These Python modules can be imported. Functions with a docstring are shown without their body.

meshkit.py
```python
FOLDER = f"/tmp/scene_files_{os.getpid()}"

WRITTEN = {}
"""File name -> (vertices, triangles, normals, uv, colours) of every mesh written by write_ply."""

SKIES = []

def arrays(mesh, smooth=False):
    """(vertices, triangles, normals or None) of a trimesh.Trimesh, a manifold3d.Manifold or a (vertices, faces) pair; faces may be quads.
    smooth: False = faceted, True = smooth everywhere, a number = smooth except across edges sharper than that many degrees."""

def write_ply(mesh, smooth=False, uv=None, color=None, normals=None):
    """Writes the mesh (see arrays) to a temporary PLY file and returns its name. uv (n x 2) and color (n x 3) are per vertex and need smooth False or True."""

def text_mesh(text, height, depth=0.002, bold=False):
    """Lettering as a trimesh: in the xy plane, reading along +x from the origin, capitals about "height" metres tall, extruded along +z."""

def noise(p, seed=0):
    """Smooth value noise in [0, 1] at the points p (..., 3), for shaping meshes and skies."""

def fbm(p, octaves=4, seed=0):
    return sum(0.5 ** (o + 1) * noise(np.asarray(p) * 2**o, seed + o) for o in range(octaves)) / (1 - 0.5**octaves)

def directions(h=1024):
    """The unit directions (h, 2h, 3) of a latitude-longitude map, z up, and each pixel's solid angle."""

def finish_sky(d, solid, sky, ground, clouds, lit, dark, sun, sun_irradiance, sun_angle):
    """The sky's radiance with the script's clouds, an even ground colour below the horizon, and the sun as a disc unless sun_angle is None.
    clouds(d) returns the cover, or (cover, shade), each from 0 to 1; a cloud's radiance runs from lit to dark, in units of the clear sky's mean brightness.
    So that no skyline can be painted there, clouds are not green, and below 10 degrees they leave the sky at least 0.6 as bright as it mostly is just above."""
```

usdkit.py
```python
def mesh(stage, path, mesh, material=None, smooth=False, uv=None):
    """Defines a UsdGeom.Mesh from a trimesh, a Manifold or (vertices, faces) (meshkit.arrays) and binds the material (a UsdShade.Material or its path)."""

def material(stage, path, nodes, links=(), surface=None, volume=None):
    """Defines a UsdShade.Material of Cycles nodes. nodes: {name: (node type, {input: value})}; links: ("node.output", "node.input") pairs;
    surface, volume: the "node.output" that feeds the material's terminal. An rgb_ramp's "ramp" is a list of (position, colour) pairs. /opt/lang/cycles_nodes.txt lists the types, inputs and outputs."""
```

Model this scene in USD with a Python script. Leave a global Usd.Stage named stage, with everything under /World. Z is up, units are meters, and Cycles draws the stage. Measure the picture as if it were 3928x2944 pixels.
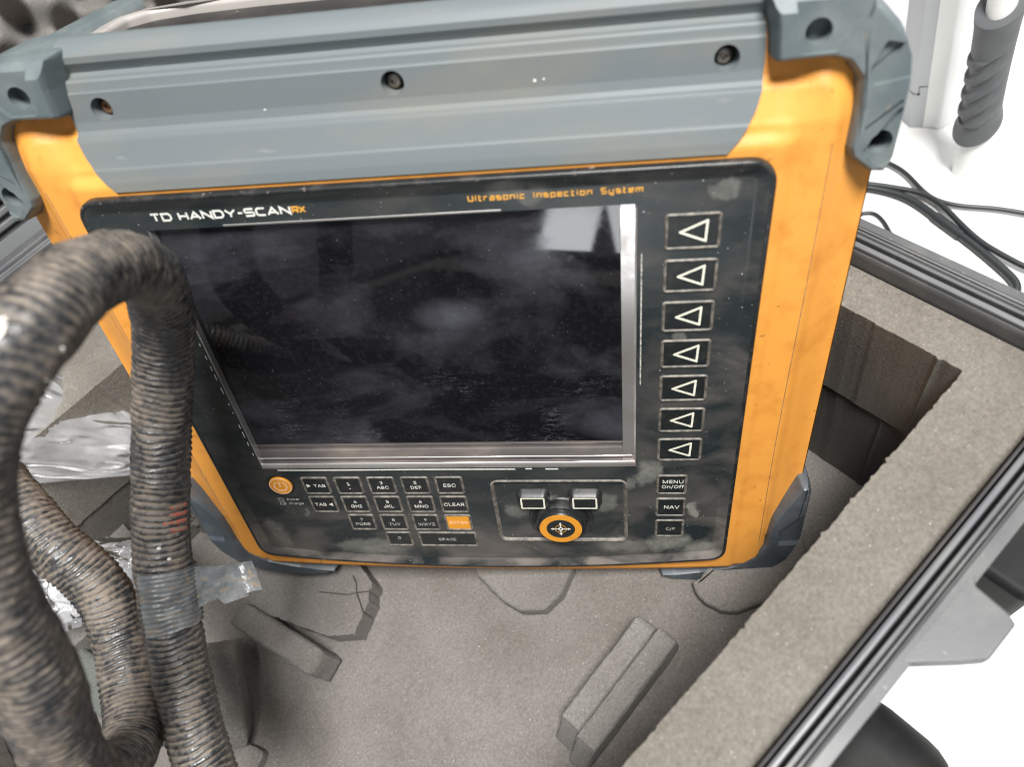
import math, random
import numpy as np, trimesh, shapely
import manifold3d as m3
import meshkit, usdkit
from shapely.geometry import Polygon, LineString, Point, box as sbox
from shapely.ops import unary_union
from pxr import Usd, UsdGeom, UsdLux, UsdShade, Gf, Sdf, Vt

stage = Usd.Stage.CreateInMemory()
UsdGeom.SetStageUpAxis(stage, "Z")
UsdGeom.Xform.Define(stage, "/World")
rng = np.random.default_rng(7)

# ---------------------------------------------------------------- frames (millimetres)
ZT = 212.0                                                   # height of the foam origin over the table top
DEV = np.array([[0.9920049, 0.1193950, 0.0408780], [0, 0.3239174, -0.9460854], [-0.1261990, 0.9385214, 0.3213277]])  # scanner: right, up its face, out of its face
AZ = math.radians(46.2)
CASE = np.array([[math.cos(AZ), -math.sin(AZ), 0], [math.sin(AZ), math.cos(AZ), 0], [0, 0, 1.0]])  # case: along the front, towards the hinge, up
WLD = np.eye(3)

def world(frame, p):
    return (frame @ np.asarray(p, float) + np.array([0, 0, ZT])) / 1000.0

# ---------------------------------------------------------------- camera, lamps, exposure
cam = UsdGeom.Camera.Define(stage, "/World/camera")
cr, cu, cb = (0.96620952, 0.04961778, -0.25293721), (0.08514660, 0.86477082, 0.49489542), (0.24328834, -0.49970941, 0.83132502)
ce = world(WLD, (133.43797, -188.40015, 283.68008))
cam.AddTransformOp().Set(Gf.Matrix4d(*cr, 0, *cu, 0, *cb, 0, *map(float, ce), 1))
cam.CreateHorizontalApertureAttr(36.0)
cam.CreateVerticalApertureAttr(27.0)
cam.CreateFocalLengthAttr(36.0 * 2795.6 / 3928)
cam.CreateFStopAttr(6.5)
cam.CreateFocusDistanceAttr(0.405)
cam.CreateClippingRangeAttr((0.02, 50.0))
cam.CreateExposureAttr(0.68)

def lamp(name, pos, target, w, h, intensity, color=(1, 1, 1)):
    l = UsdLux.RectLight.Define(stage, "/World/" + name)
    z = np.array(pos, float) - np.array(target, float); z /= np.linalg.norm(z)
    x = np.cross((0.01, 1, 0.02), z); x /= np.linalg.norm(x); y = np.cross(z, x)
    l.AddTransformOp().Set(Gf.Matrix4d(*map(float, x), 0, *map(float, y), 0, *map(float, z), 0, *map(float, pos), 1))
    l.CreateWidthAttr(w); l.CreateHeightAttr(h); l.CreateIntensityAttr(intensity); l.CreateColorAttr(Gf.Vec3f(*color))
    return l

lamp("ceiling_lamp", (0.50, -0.47, 2.2), (0.06, -0.03, 0.1), 0.64, 0.60, 53.0, (1.0, 0.985, 0.955))
lamp("ceiling_lamp_001", (1.35, 1.15, 1.9), (0.2, 0.05, 0.1), 1.2, 0.8, 3.2, (0.97, 0.99, 1.0))
lamp("window_lamp", (0.019, -0.86, 0.11), (0.087, 0.025, 0.262), 0.085, 0.115, 7.0, (0.93, 0.97, 1.0))
lamp("window_lamp_001", (0.112, -0.86, 0.075), (0.110, 0.02, 0.245), 0.045, 0.19, 6.0, (0.97, 0.98, 1.0))
dome = UsdLux.DomeLight.Define(stage, "/World/room_light")
usdkit.material(stage, "/World/Looks/room_light", {"b": ("background_shader", {"color": (0.95, 0.97, 1.0), "strength": 0.20})}, surface="b.background")
UsdShade.MaterialBindingAPI.Apply(dome.GetPrim()).Bind(UsdShade.Material.Get(stage, "/World/Looks/room_light"))

# ---------------------------------------------------------------- materials
LOOK = {}

def mat(name, color, rough=0.5, color2=None, scale=120, lo=0.4, hi=0.65, detail=5, color3=None, scale3=2500, lo3=0.6, hi3=0.7,
        bump=0.0, bscale=1500, bdist=0.0003, metallic=0.0, spec=0.5, rough2=None, coat=0.0, stretch=(1, 1, 1), stretch3=(1, 1, 1), dirt=None, extra=None, sheen=0.0):
    """Two or three tones mixed by noise over the object's own coordinates, with fine relief."""
    n = {"tc": ("texture_coordinate", {}), "p": ("principled_bsdf", {"base_color": color, "roughness": rough, "metallic": metallic, "specular_ior_level": spec, "coat_weight": coat, "sheen_weight": sheen})}
    l, last = [], None
    if color2 is not None:
        n.update(mp=("mapping", {"scale": stretch}), n1=("noise_texture", {"scale": scale, "detail": detail, "roughness": 0.62}),
                 r1=("map_range", {"from_min": lo, "from_max": hi, "clamp": True}), m1=("mix", {"color1": color, "color2": color2}))
        l += [("tc.object", "mp.vector"), ("mp.vector", "n1.vector"), ("n1.fac", "r1.value"), ("r1.result", "m1.fac")]
        last = "m1.color"
        if rough2 is not None:
            n["rr"] = ("mix_float", {"a": rough, "b": rough2})
            l += [("r1.result", "rr.fac"), ("rr.result", "p.roughness")]
    if color3 is not None:
        n.update(mp3=("mapping", {"scale": stretch3}), n3=("noise_texture", {"scale": scale3, "detail": 2}), r3=("map_range", {"from_min": lo3, "from_max": hi3, "clamp": True}), m3=("mix", {"color1": color, "color2": color3}))
        l += [("tc.object", "mp3.vector"), ("mp3.vector", "n3.vector"), ("n3.fac", "r3.value"), ("r3.result", "m3.fac")]
        if last:
            l.append((last, "m3.color1"))
        last = "m3.color"
    if dirt is not None:                                     # dirt that lies where the mesh says (primvar)
        n.update(at=("attribute", {"attribute": "dirt"}), nd=("noise_texture", {"scale": dirt[1], "detail": 4}), ad=("math", {"math_type": "multiply_add", "value2": dirt[2], "value3": -dirt[2] / 2}),
                 sm=("math", {"math_type": "add", "use_clamp": True}), md=("mix", {"color1": color, "color2": dirt[0]}), rd=("mix_float", {"a": rough, "b": 0.85}))
        l += [("tc.object", "nd.vector"), ("nd.fac", "ad.value1"), ("at.fac", "sm.value1"), ("ad.value", "sm.value2"), ("sm.value", "md.fac"), ("sm.value", "rd.fac"), ("rd.result", "p.roughness")]
        if last:
            l.append((last, "md.color1"))
        last = "md.color"
    if last:
        l.append((last, "p.base_color"))
    if bump:
        n.update(nb=("noise_texture", {"scale": bscale, "detail": 3}), bp=("bump", {"strength": bump, "distance": bdist}))
        l += [("tc.object", "nb.vector"), ("nb.fac", "bp.height"), ("bp.normal", "p.normal")]
    if extra:
        extra(n, l)
    LOOK[name] = usdkit.material(stage, "/World/Looks/" + name, n, l, surface="p.BSDF")
    return LOOK[name]

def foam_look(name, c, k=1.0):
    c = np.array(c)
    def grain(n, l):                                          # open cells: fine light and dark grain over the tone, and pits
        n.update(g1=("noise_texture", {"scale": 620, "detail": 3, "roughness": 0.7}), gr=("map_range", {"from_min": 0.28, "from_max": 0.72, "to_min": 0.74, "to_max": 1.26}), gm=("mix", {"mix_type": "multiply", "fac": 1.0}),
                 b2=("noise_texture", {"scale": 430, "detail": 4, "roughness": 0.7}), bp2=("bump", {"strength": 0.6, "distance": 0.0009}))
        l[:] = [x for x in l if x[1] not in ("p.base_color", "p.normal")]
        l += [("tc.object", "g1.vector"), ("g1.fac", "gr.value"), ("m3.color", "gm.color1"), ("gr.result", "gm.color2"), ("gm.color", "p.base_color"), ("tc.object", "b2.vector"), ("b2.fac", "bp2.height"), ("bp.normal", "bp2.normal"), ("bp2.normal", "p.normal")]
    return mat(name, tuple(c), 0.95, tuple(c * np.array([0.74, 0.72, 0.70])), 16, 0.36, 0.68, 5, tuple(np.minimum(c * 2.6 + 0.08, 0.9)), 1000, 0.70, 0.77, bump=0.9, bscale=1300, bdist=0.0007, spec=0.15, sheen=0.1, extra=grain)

foam_look("foam_light", (0.190, 0.175, 0.153))
foam_look("foam_grey", (0.205, 0.193, 0.180))
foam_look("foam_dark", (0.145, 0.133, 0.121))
foam_look("foam_floor", (0.205, 0.190, 0.176))
foam_look("foam_green", (0.15, 0.16, 0.15))
mat("orange", (0.74, 0.318, 0.055), 0.55, (0.60, 0.235, 0.036), 60, 0.48, 0.75, 5, (0.33, 0.14, 0.03), 210, 0.70, 0.80, bump=0.12, bscale=900, bdist=0.0002)
mat("grey_bar", (0.128, 0.149, 0.157), 0.54, (0.165, 0.165, 0.148), 26, 0.46, 0.70, 6, (0.24, 0.24, 0.225), 170, 0.70, 0.86, bump=0.15, bscale=1400, bdist=0.0002, stretch=(0.35, 1, 1), stretch3=(0.25, 1, 1), rough2=0.68, spec=0.38)
mat("grey_bumper", (0.100, 0.125, 0.134), 0.5, (0.165, 0.19, 0.19), 35, 0.45, 0.7, 5, (0.21, 0.19, 0.165), 160, 0.66, 0.82, bump=0.2, bscale=1700, bdist=0.0002)
mat("grey_bumper_low", (0.060, 0.074, 0.088), 0.38, (0.12, 0.135, 0.15), 35, 0.45, 0.7, 5, (0.10, 0.085, 0.07), 120, 0.6, 0.8, bump=0.2, bscale=1700, bdist=0.0002)

BLOBS = [((114, -84), 0.75, 11, 0.55), ((106, -92), 0.6, 8, 0.4), ((141, -117), 0.6, 9, 0.75), ((128, -147), 1.7, 10, 0.6), ((146, -154), 1.2, 10, 0.5), ((142, 82), 1.0, 6, 0.35), ((60, -112), 1.6, 9, 0.5), ((38, -118), 1.0, 9, 0.35), ((-95, -118), 0.45, 7, 0.3), ((92, -110), 1.0, 9, 0.35), ((-60, -155), 3.0, 10, 0.4), ((100, -150), 2.2, 9, 0.4), ((-118, -140), 0.7, 14, 0.45), ((128, 8), 0.5, 6, 0.3), ((60, 88), 3.0, 5, 0.2)]
def panel_extra(n, l, low=0.55):                              # dust lies towards the lower and right border of the plate, in smears and in wiped patches
    n.update(sx=("separate_xyz", {}), gy=("map_range", {"from_min": 0.080, "from_max": 0.012, "clamp": True}), gx=("map_range", {"from_min": 0.06, "from_max": 0.15, "clamp": True}),
             ma=("mapping", {"scale": (0.7, 1.3, 1)}), nn=("noise_texture", {"scale": 34, "detail": 6, "roughness": 0.55, "distortion": 0.6}), rr2=("map_range", {"from_min": 0.40, "from_max": 0.72, "clamp": True}),
             gm=("math", {"math_type": "multiply_add", "value2": low, "value3": 0.19}), ga=("math", {"math_type": "multiply_add", "value2": 0.26}), ml=("math", {"math_type": "multiply", "use_clamp": True}),
             mm=("mix", {"color2": (0.185, 0.160, 0.145)}), ro=("mix_float", {"a": 0.30, "b": 0.8}), mb=("mix", {"color2": (0.27, 0.27, 0.24)}),
             ns=("noise_texture", {"scale": 900, "detail": 1}), rs=("map_range", {"from_min": 0.77, "from_max": 0.80, "clamp": True}), ms=("mix", {"color2": (0.5, 0.5, 0.48)}),
             wn=("noise_texture", {"scale": 55, "detail": 4, "roughness": 0.6}), ws=("vector_math", {"math_type": "multiply_add", "vector2": (0.022, 0.022, 0), "vector3": (-0.011, -0.011, 0)}), wa=("vector_math", {"math_type": "add"}),
             rb=("noise_texture", {"scale": 130, "detail": 5, "roughness": 0.65}), rbr=("map_range", {"from_min": 0.3, "from_max": 0.7, "to_min": 0.35, "clamp": True}), mbf=("math", {"math_type": "multiply", "use_clamp": True}))
    l[:] = [x for x in l if x[1] not in ("p.base_color", "p.roughness")]
    l += [("tc.object", "sx.vector"), ("sx.y", "gy.value"), ("sx.x", "gx.value"), ("tc.object", "ma.vector"), ("ma.vector", "nn.vector"), ("nn.fac", "rr2.value"), ("gy.result", "gm.value1"), ("gx.result", "ga.value1"), ("gm.value", "ga.value3"),
          ("ga.value", "ml.value1"), ("rr2.result", "ml.value2"), ("ml.value", "mm.fac"), ("m1.color", "mm.color1"), ("ml.value", "ro.fac"), ("ro.result", "p.roughness"), ("mm.color", "mb.color1"), ("mb.color", "ms.color1"),
          ("tc.object", "ns.vector"), ("ns.fac", "rs.value"), ("rs.result", "ms.fac"), ("ms.color", "p.base_color"), ("tc.object", "wn.vector"), ("wn.color", "ws.vector1"), ("tc.object", "wa.vector1"), ("ws.vector", "wa.vector2"),
          ("tc.object", "rb.vector"), ("rb.fac", "rbr.value"), ("rbr.result", "mbf.value2")]
    last = None
    for k, ((u, v), sx_, r, f) in enumerate(BLOBS):
        c = ((u - 13) / 1000 / sx_, (v + 180) / 1000, 0)
        n.update({f"bm{k}": ("mapping", {"scale": (1 / sx_, 1, 0)}), f"bd{k}": ("vector_math", {"math_type": "distance", "vector2": c}), f"br{k}": ("map_range", {"range_type": "smoothstep", "from_min": r / 1000, "from_max": r / 2200, "to_max": min(1.0, f * 1.35), "clamp": True})})
        l += [("wa.vector", f"bm{k}.vector"), (f"bm{k}.vector", f"bd{k}.vector1"), (f"bd{k}.value", f"br{k}.value")]
        if last:
            n[f"bx{k}"] = ("math", {"math_type": "maximum"}); l += [(last, f"bx{k}.value1"), (f"br{k}.result", f"bx{k}.value2")]; last = f"bx{k}.value"
        else:
            last = f"br{k}.result"
    l += [(last, "mbf.value1"), ("mbf.value", "mb.fac")]
mat("panel_black", (0.0155, 0.0215, 0.0235), 0.32, (0.026, 0.033, 0.035), 30, 0.42, 0.7, 5, extra=panel_extra)
mat("panel_border", (0.0155, 0.0215, 0.0235), 0.34, (0.028, 0.034, 0.036), 30, 0.42, 0.7, 5, extra=lambda n, l: panel_extra(n, l, 1.25))
mat("panel_rim", (0.016, 0.018, 0.019), 0.33, (0.06, 0.056, 0.052), 90, 0.5, 0.72, 5, (0.20, 0.175, 0.15), 300, 0.68, 0.8)
mat("key_black", (0.013, 0.016, 0.017), 0.36, (0.030, 0.030, 0.028), 160, 0.5, 0.72, 4)
mat("key_edge", (0.085, 0.078, 0.068), 0.55, (0.20, 0.18, 0.155), 260, 0.42, 0.62, 4)
mat("print_white", (0.74, 0.74, 0.69), 0.5, (0.55, 0.55, 0.50), 700, 0.5, 0.7, 3)
mat("print_cream", (0.74, 0.74, 0.62), 0.5, (0.56, 0.55, 0.46), 500, 0.5, 0.7, 3)
mat("print_dim", (0.55, 0.54, 0.49), 0.5, (0.11, 0.11, 0.10), 900, 0.45, 0.65, 3)
mat("print_orange", (0.66, 0.33, 0.05), 0.5, (0.42, 0.20, 0.04), 700, 0.5, 0.7, 3)
mat("print_pink", (0.85, 0.52, 0.35), 0.5)
mat("key_orange", (0.72, 0.30, 0.025), 0.40, (0.62, 0.25, 0.02), 200, 0.5, 0.7, 3)
mat("bezel_silver", (0.88, 0.87, 0.86), 0.26, (0.55, 0.50, 0.47), 70, 0.46, 0.70, 4, metallic=0.85, stretch=(0.5, 0.5, 1), rough2=0.42)
mat("bezel_dark", (0.10, 0.09, 0.088), 0.35, (0.18, 0.15, 0.135), 60, 0.45, 0.7, 4, stretch=(0.4, 1, 1))

def glass_extra(n, l):                                       # smears, dried drips and specks on the glass
    n.update(mg=("mapping", {"scale": (1, 1.9, 1)}), nA=("noise_texture", {"scale": 13, "detail": 5, "roughness": 0.55, "distortion": 0.5}), rA=("map_range", {"from_min": 0.48, "from_max": 0.82, "to_max": 0.38, "clamp": True}),
             mgB=("mapping", {"scale": (0.55, 2.4, 1)}), nB=("noise_texture", {"scale": 95, "detail": 6, "roughness": 0.65}), rB=("map_range", {"from_min": 0.490, "from_max": 0.502, "clamp": True}), rB2=("map_range", {"from_min": 0.514, "from_max": 0.502, "clamp": True}),
             bB=("math", {"math_type": "multiply"}), gB=("map_range", {"from_min": 0.185, "from_max": 0.130, "to_max": 0.75, "clamp": True}), bb=("math", {"math_type": "multiply"}), sx=("separate_xyz", {}),
             nm=("noise_texture", {"scale": 30, "detail": 2}), rm=("map_range", {"from_min": 0.50, "from_max": 0.62, "clamp": True}), bc=("math", {"math_type": "multiply"}),
             nS=("noise_texture", {"scale": 850, "detail": 1}), rS=("map_range", {"from_min": 0.775, "from_max": 0.80, "to_max": 0.8, "clamp": True}),
             nF=("noise_texture", {"scale": 420, "detail": 4}), rF=("map_range", {"from_min": 0.5, "from_max": 0.75, "to_max": 0.05, "clamp": True}),
             dC=("vector_math", {"math_type": "distance", "vector2": (0.009, 0.345, 0.0155)}), vS=("mapping", {"scale": (1, 1.7, 1)}), rC=("map_range", {"range_type": "smoothstep", "from_min": 0.024, "from_max": 0.004, "to_max": 0.62, "clamp": True}),
             nC=("noise_texture", {"scale": 60, "detail": 4}), mC=("math", {"math_type": "multiply"}),
             a1=("math", {"math_type": "maximum"}), a2=("math", {"math_type": "maximum"}), a3=("math", {"math_type": "maximum"}), a4=("math", {"math_type": "add", "use_clamp": True}), mG=("mix", {"color1": (0.0065, 0.0065, 0.0085), "color2": (0.155, 0.16, 0.19)}),
             rG=("mix_float", {"a": 0.035, "b": 0.5}))
    l += [("tc.object", "mg.vector"), ("mg.vector", "nA.vector"), ("nA.fac", "rA.value"), ("tc.object", "mgB.vector"), ("mgB.vector", "nB.vector"), ("nB.fac", "rB.value"), ("nB.fac", "rB2.value"), ("rB.result", "bB.value1"), ("rB2.result", "bB.value2"),
          ("tc.object", "sx.vector"), ("sx.y", "gB.value"), ("bB.value", "bb.value1"), ("gB.result", "bb.value2"), ("tc.object", "nm.vector"), ("nm.fac", "rm.value"), ("bb.value", "bc.value1"), ("rm.result", "bc.value2"),
          ("tc.object", "nS.vector"), ("nS.fac", "rS.value"), ("tc.object", "nF.vector"), ("nF.fac", "rF.value"),
          ("tc.object", "vS.vector"), ("vS.vector", "dC.vector1"), ("dC.value", "rC.value"), ("tc.object", "nC.vector"), ("rC.result", "mC.value1"), ("nC.fac", "mC.value2"),
          ("rA.result", "a1.value1"), ("bc.value", "a1.value2"), ("a1.value", "a2.value1"), ("rS.result", "a2.value2"), ("a2.value", "a3.value1"), ("mC.value", "a3.value2"), ("a3.value", "a4.value1"), ("rF.result", "a4.value2"),
          ("a4.value", "mG.fac"), ("mG.color", "p.base_color"), ("a4.value", "rG.fac"), ("rG.result", "p.roughness")]
mat("screen_glass", (0.006, 0.006, 0.008), 0.05, extra=glass_extra)
mat("hole_dark", (0.02, 0.017, 0.015), 0.8)
mat("steel", (0.34, 0.31, 0.29), 0.36, (0.20, 0.15, 0.11), 500, 0.45, 0.65, 3, metallic=0.8)
mat("rusty_steel", (0.36, 0.23, 0.14), 0.5, (0.20, 0.10, 0.05), 600, 0.4, 0.65, 3, metallic=0.5)
mat("recess_black", (0.012, 0.011, 0.011), 0.5, (0.04, 0.034, 0.03), 45, 0.45, 0.72, 6, (0.33, 0.30, 0.27), 260, 0.72, 0.78)
mat("pale_rim", (0.36, 0.34, 0.32), 0.33, (0.34, 0.31, 0.29), 60, 0.45, 0.7, 4)
mat("case_black", (0.035, 0.037, 0.040), 0.38, (0.06, 0.06, 0.058), 40, 0.45, 0.7, 5, (0.19, 0.18, 0.165), 420, 0.66, 0.76, bump=0.2, bscale=1500, bdist=0.0003, rough2=0.5)
mat("case_grey", (0.085, 0.087, 0.092), 0.42, (0.12, 0.12, 0.118), 40, 0.45, 0.7, 5, (0.23, 0.22, 0.21), 300, 0.68, 0.78, bump=0.2, bscale=1500, bdist=0.0003)
mat("gasket_grey", (0.12, 0.122, 0.132), 0.36, (0.15, 0.15, 0.15), 40, 0.45, 0.7, 5)
mat("groove_black", (0.008, 0.008, 0.008), 0.7, (0.05, 0.04, 0.032), 300, 0.55, 0.75, 4)
mat("latch_black", (0.008, 0.008, 0.0085), 0.6, (0.018, 0.018, 0.017), 35, 0.45, 0.7, 4, spec=0.22)
mat("hose_wrap", (0.018, 0.020, 0.023), 0.32, (0.06, 0.058, 0.06), 150, 0.45, 0.65, 5, (0.26, 0.12, 0.06), 55, 0.74, 0.80, dirt=((0.200, 0.163, 0.128), 420, 1.5), bump=0.35, bscale=900, bdist=0.0006, spec=0.7)
mat("hose_tape", (0.10, 0.107, 0.113), 0.30, (0.23, 0.235, 0.235), 90, 0.40, 0.75, 6, (0.20, 0.165, 0.13), 260, 0.54, 0.70, bump=0.35, bscale=500, bdist=0.0008, rough2=0.4, stretch3=(0.6, 1.5, 1))
mat("red_mark", (0.42, 0.10, 0.075), 0.6, (0.235, 0.172, 0.118), 450, 0.46, 0.55, 4)
mat("white_mark", (0.70, 0.68, 0.62), 0.6)
mat("table_white", (0.92, 0.92, 0.91), 0.45, (0.80, 0.80, 0.78), 4, 0.4, 0.7, 3)
mat("white_paint", (0.82, 0.83, 0.82), 0.35)
mat("cabinet_grey", (0.47, 0.49, 0.51), 0.4, (0.44, 0.455, 0.47), 10, 0.4, 0.7, 3)
mat("grip_rubber", (0.085, 0.090, 0.096), 0.55, (0.105, 0.11, 0.115), 60, 0.4, 0.7, 3)
mat("cable_black", (0.022, 0.025, 0.027), 0.38)
mat("wood", (0.36, 0.20, 0.11), 0.6, (0.28, 0.15, 0.08), 60, 0.4, 0.7, 3)
# thin clear film: most light passes, creases glint
usdkit.material(stage, "/World/Looks/clear_film", {
    "tc": ("texture_coordinate", {}), "mp": ("mapping", {"scale": (1, 1, 1)}), "n": ("noise_texture", {"scale": 40, "detail": 3}), "bp": ("bump", {"strength": 0.12, "distance": 0.001}),
    "t": ("transparent_bsdf", {"color": (0.93, 0.94, 0.96)}), "g": ("glossy_bsdf", {"color": (1, 1, 1), "roughness": 0.24}), "d": ("diffuse_bsdf", {"color": (0.90, 0.91, 0.94)}), "tl": ("translucent_bsdf", {"color": (0.75, 0.76, 0.80)}),
    "f": ("fresnel", {"IOR": 1.45}), "m0": ("mix_closure", {"fac": 0.5}), "rd": ("map_range", {"from_min": 0.40, "from_max": 0.75, "to_min": 0.38, "to_max": 0.88, "clamp": True}), "m1": ("mix_closure", {}), "m2": ("mix_closure", {})},
    [("tc.object", "mp.vector"), ("mp.vector", "n.vector"), ("n.fac", "bp.height"), ("bp.normal", "g.normal"), ("bp.normal", "f.normal"), ("d.BSDF", "m0.closure1"), ("tl.BSDF", "m0.closure2"), ("n.fac", "rd.value"),
     ("rd.result", "m1.fac"), ("t.BSDF", "m1.closure1"), ("m0.closure", "m1.closure2"), ("f.fac", "m2.fac"), ("m1.closure", "m2.closure1"), ("g.BSDF", "m2.closure2")] if False else
    [("tc.object", "mp.vector"), ("mp.vector", "n.vector"), ("n.fac", "bp.height"), ("bp.normal", "g.normal"), ("d.BSDF", "m0.closure1"), ("tl.BSDF", "m0.closure2"), ("n.fac", "rd.value"),
     ("rd.result", "m1.fac"), ("t.BSDF", "m1.closure1"), ("m0.closure", "m1.closure2"), ("f.fac", "m2.fac"), ("m1.closure", "m2.closure1"), ("g.BSDF", "m2.closure2")], surface="m2.closure")

# ---------------------------------------------------------------- building helpers
COUNT = {}

def path_for(parent, name):
    k = (parent, name); i = COUNT.get(k, 0); COUNT[k] = i + 1
    return f"{parent}/{name}" + (f"_{i:03d}" if i else "")

class Thing:
    """A top-level Xform at the thing's base; its parts come in the millimetres of its frame."""
    def __init__(self, name, label, cat, frame, base, group=None, kind=None):
        self.path, self.frame, self.base = path_for("/World", name), frame, np.asarray(base, float)
        x = UsdGeom.Xform.Define(stage, self.path)
        o = world(frame, base)
        x.AddTransformOp().Set(Gf.Matrix4d(*frame[:, 0].tolist(), 0, *frame[:, 1].tolist(), 0, *frame[:, 2].tolist(), 0, *o.tolist(), 1))
        p = x.GetPrim()
        for k, v in (("label", label), ("category", cat), ("group", group), ("kind", kind)):
            if v:
                p.SetCustomDataByKey(k, v)

    def part(self, name, mesh, look, smooth=False, parent=None, label=None, kind=None, prim=None):
        v, f, _ = meshkit.arrays(mesh)
        path = path_for(parent or self.path, name)
        m = usdkit.mesh(stage, path, ((v - self.base) / 1000.0, f), "/World/Looks/" + look, smooth=smooth)
        if label:
            m.GetPrim().SetCustomDataByKey("label", label)
        if kind:
            m.GetPrim().SetCustomDataByKey("kind", kind)
        for k, a in (prim or {}).items():
            UsdGeom.PrimvarsAPI(m).CreatePrimvar(k, Sdf.ValueTypeNames.FloatArray, "vertex").Set(Vt.FloatArray.FromNumpy(np.asarray(a, np.float32)))
        return path

def bx(x0, y0, z0, x1, y1, z1):
    m = trimesh.creation.box([x1 - x0, y1 - y0, z1 - z0]); m.apply_translation([(x0 + x1) / 2, (y0 + y1) / 2, (z0 + z1) / 2]); return m

def join(*ms):
    return trimesh.util.concatenate([trimesh.Trimesh(*meshkit.arrays(m)[:2], process=False) for m in ms])

def ring_pts(poly, step=1.2):
    r = poly.exterior; n = max(12, int(r.length / step))
    p = np.array([r.interpolate(i / n, normalized=True).coords[0] for i in range(n)])
    if Polygon(p).exterior.is_ccw is False:
        p = p[::-1]
    return p

def rrect(x0, y0, x1, y1, r):
    r = min(r, (x1 - x0) / 2.01, (y1 - y0) / 2.01)
    return sbox(x0 + r, y0 + r, x1 - r, y1 - r).buffer(r, quad_segs=6) if r > 0 else sbox(x0, y0, x1, y1)

def soften(poly, r):
    return poly.buffer(-r, quad_segs=8).buffer(2 * r, quad_segs=8).buffer(-r, quad_segs=8)

def inset(p, d):
    a, b = p - np.roll(p, 1, 0), np.roll(p, -1, 0) - p
    na = np.stack([-a[:, 1], a[:, 0]], 1); nb = np.stack([-b[:, 1], b[:, 0]], 1)
    na /= np.linalg.norm(na, axis=1, keepdims=True) + 1e-12; nb /= np.linalg.norm(nb, axis=1, keepdims=True) + 1e-12
    n = na + nb; n /= np.maximum((n * n).sum(1, keepdims=True), 0.4) / 2
    return p + n * d

def loft(levels, caps=True):
    """levels: list of (n x 2 points, z or n z values): closed surface through equal-length rings."""
    n = len(levels[0][0]); V = []
    for p, z in levels:
        V.append(np.c_[p, np.broadcast_to(z, n)])
    V = np.vstack(V); F = []
    i = np.arange(n); j = (i + 1) % n
    for k in range(len(levels) - 1):
        a, b = k * n, (k + 1) * n
        F += [np.stack([a + i, a + j, b + j], 1), np.stack([a + i, b + j, b + i], 1)]
    if caps:
        import mapbox_earcut as earcut
        pk = levels[0][0]                                    # both caps share one triangulation, so that the surface is always closed
        t0 = np.array(earcut.triangulate_float64(np.ascontiguousarray(pk, np.float64), np.array([n], np.uint32))).reshape(-1, 3)
        e1, e2 = pk[t0[:, 1]] - pk[t0[:, 0]], pk[t0[:, 2]] - pk[t0[:, 0]]
        t0 = np.where(((e1[:, 0] * e2[:, 1] - e1[:, 1] * e2[:, 0]) < 0)[:, None], t0[:, ::-1], t0)
        F += [t0[:, ::-1], t0 + (len(levels) - 1) * n]
    m = trimesh.Trimesh(V, np.vstack(F), process=False)
    if m.volume < 0:
        m.invert()
    return m

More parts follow.
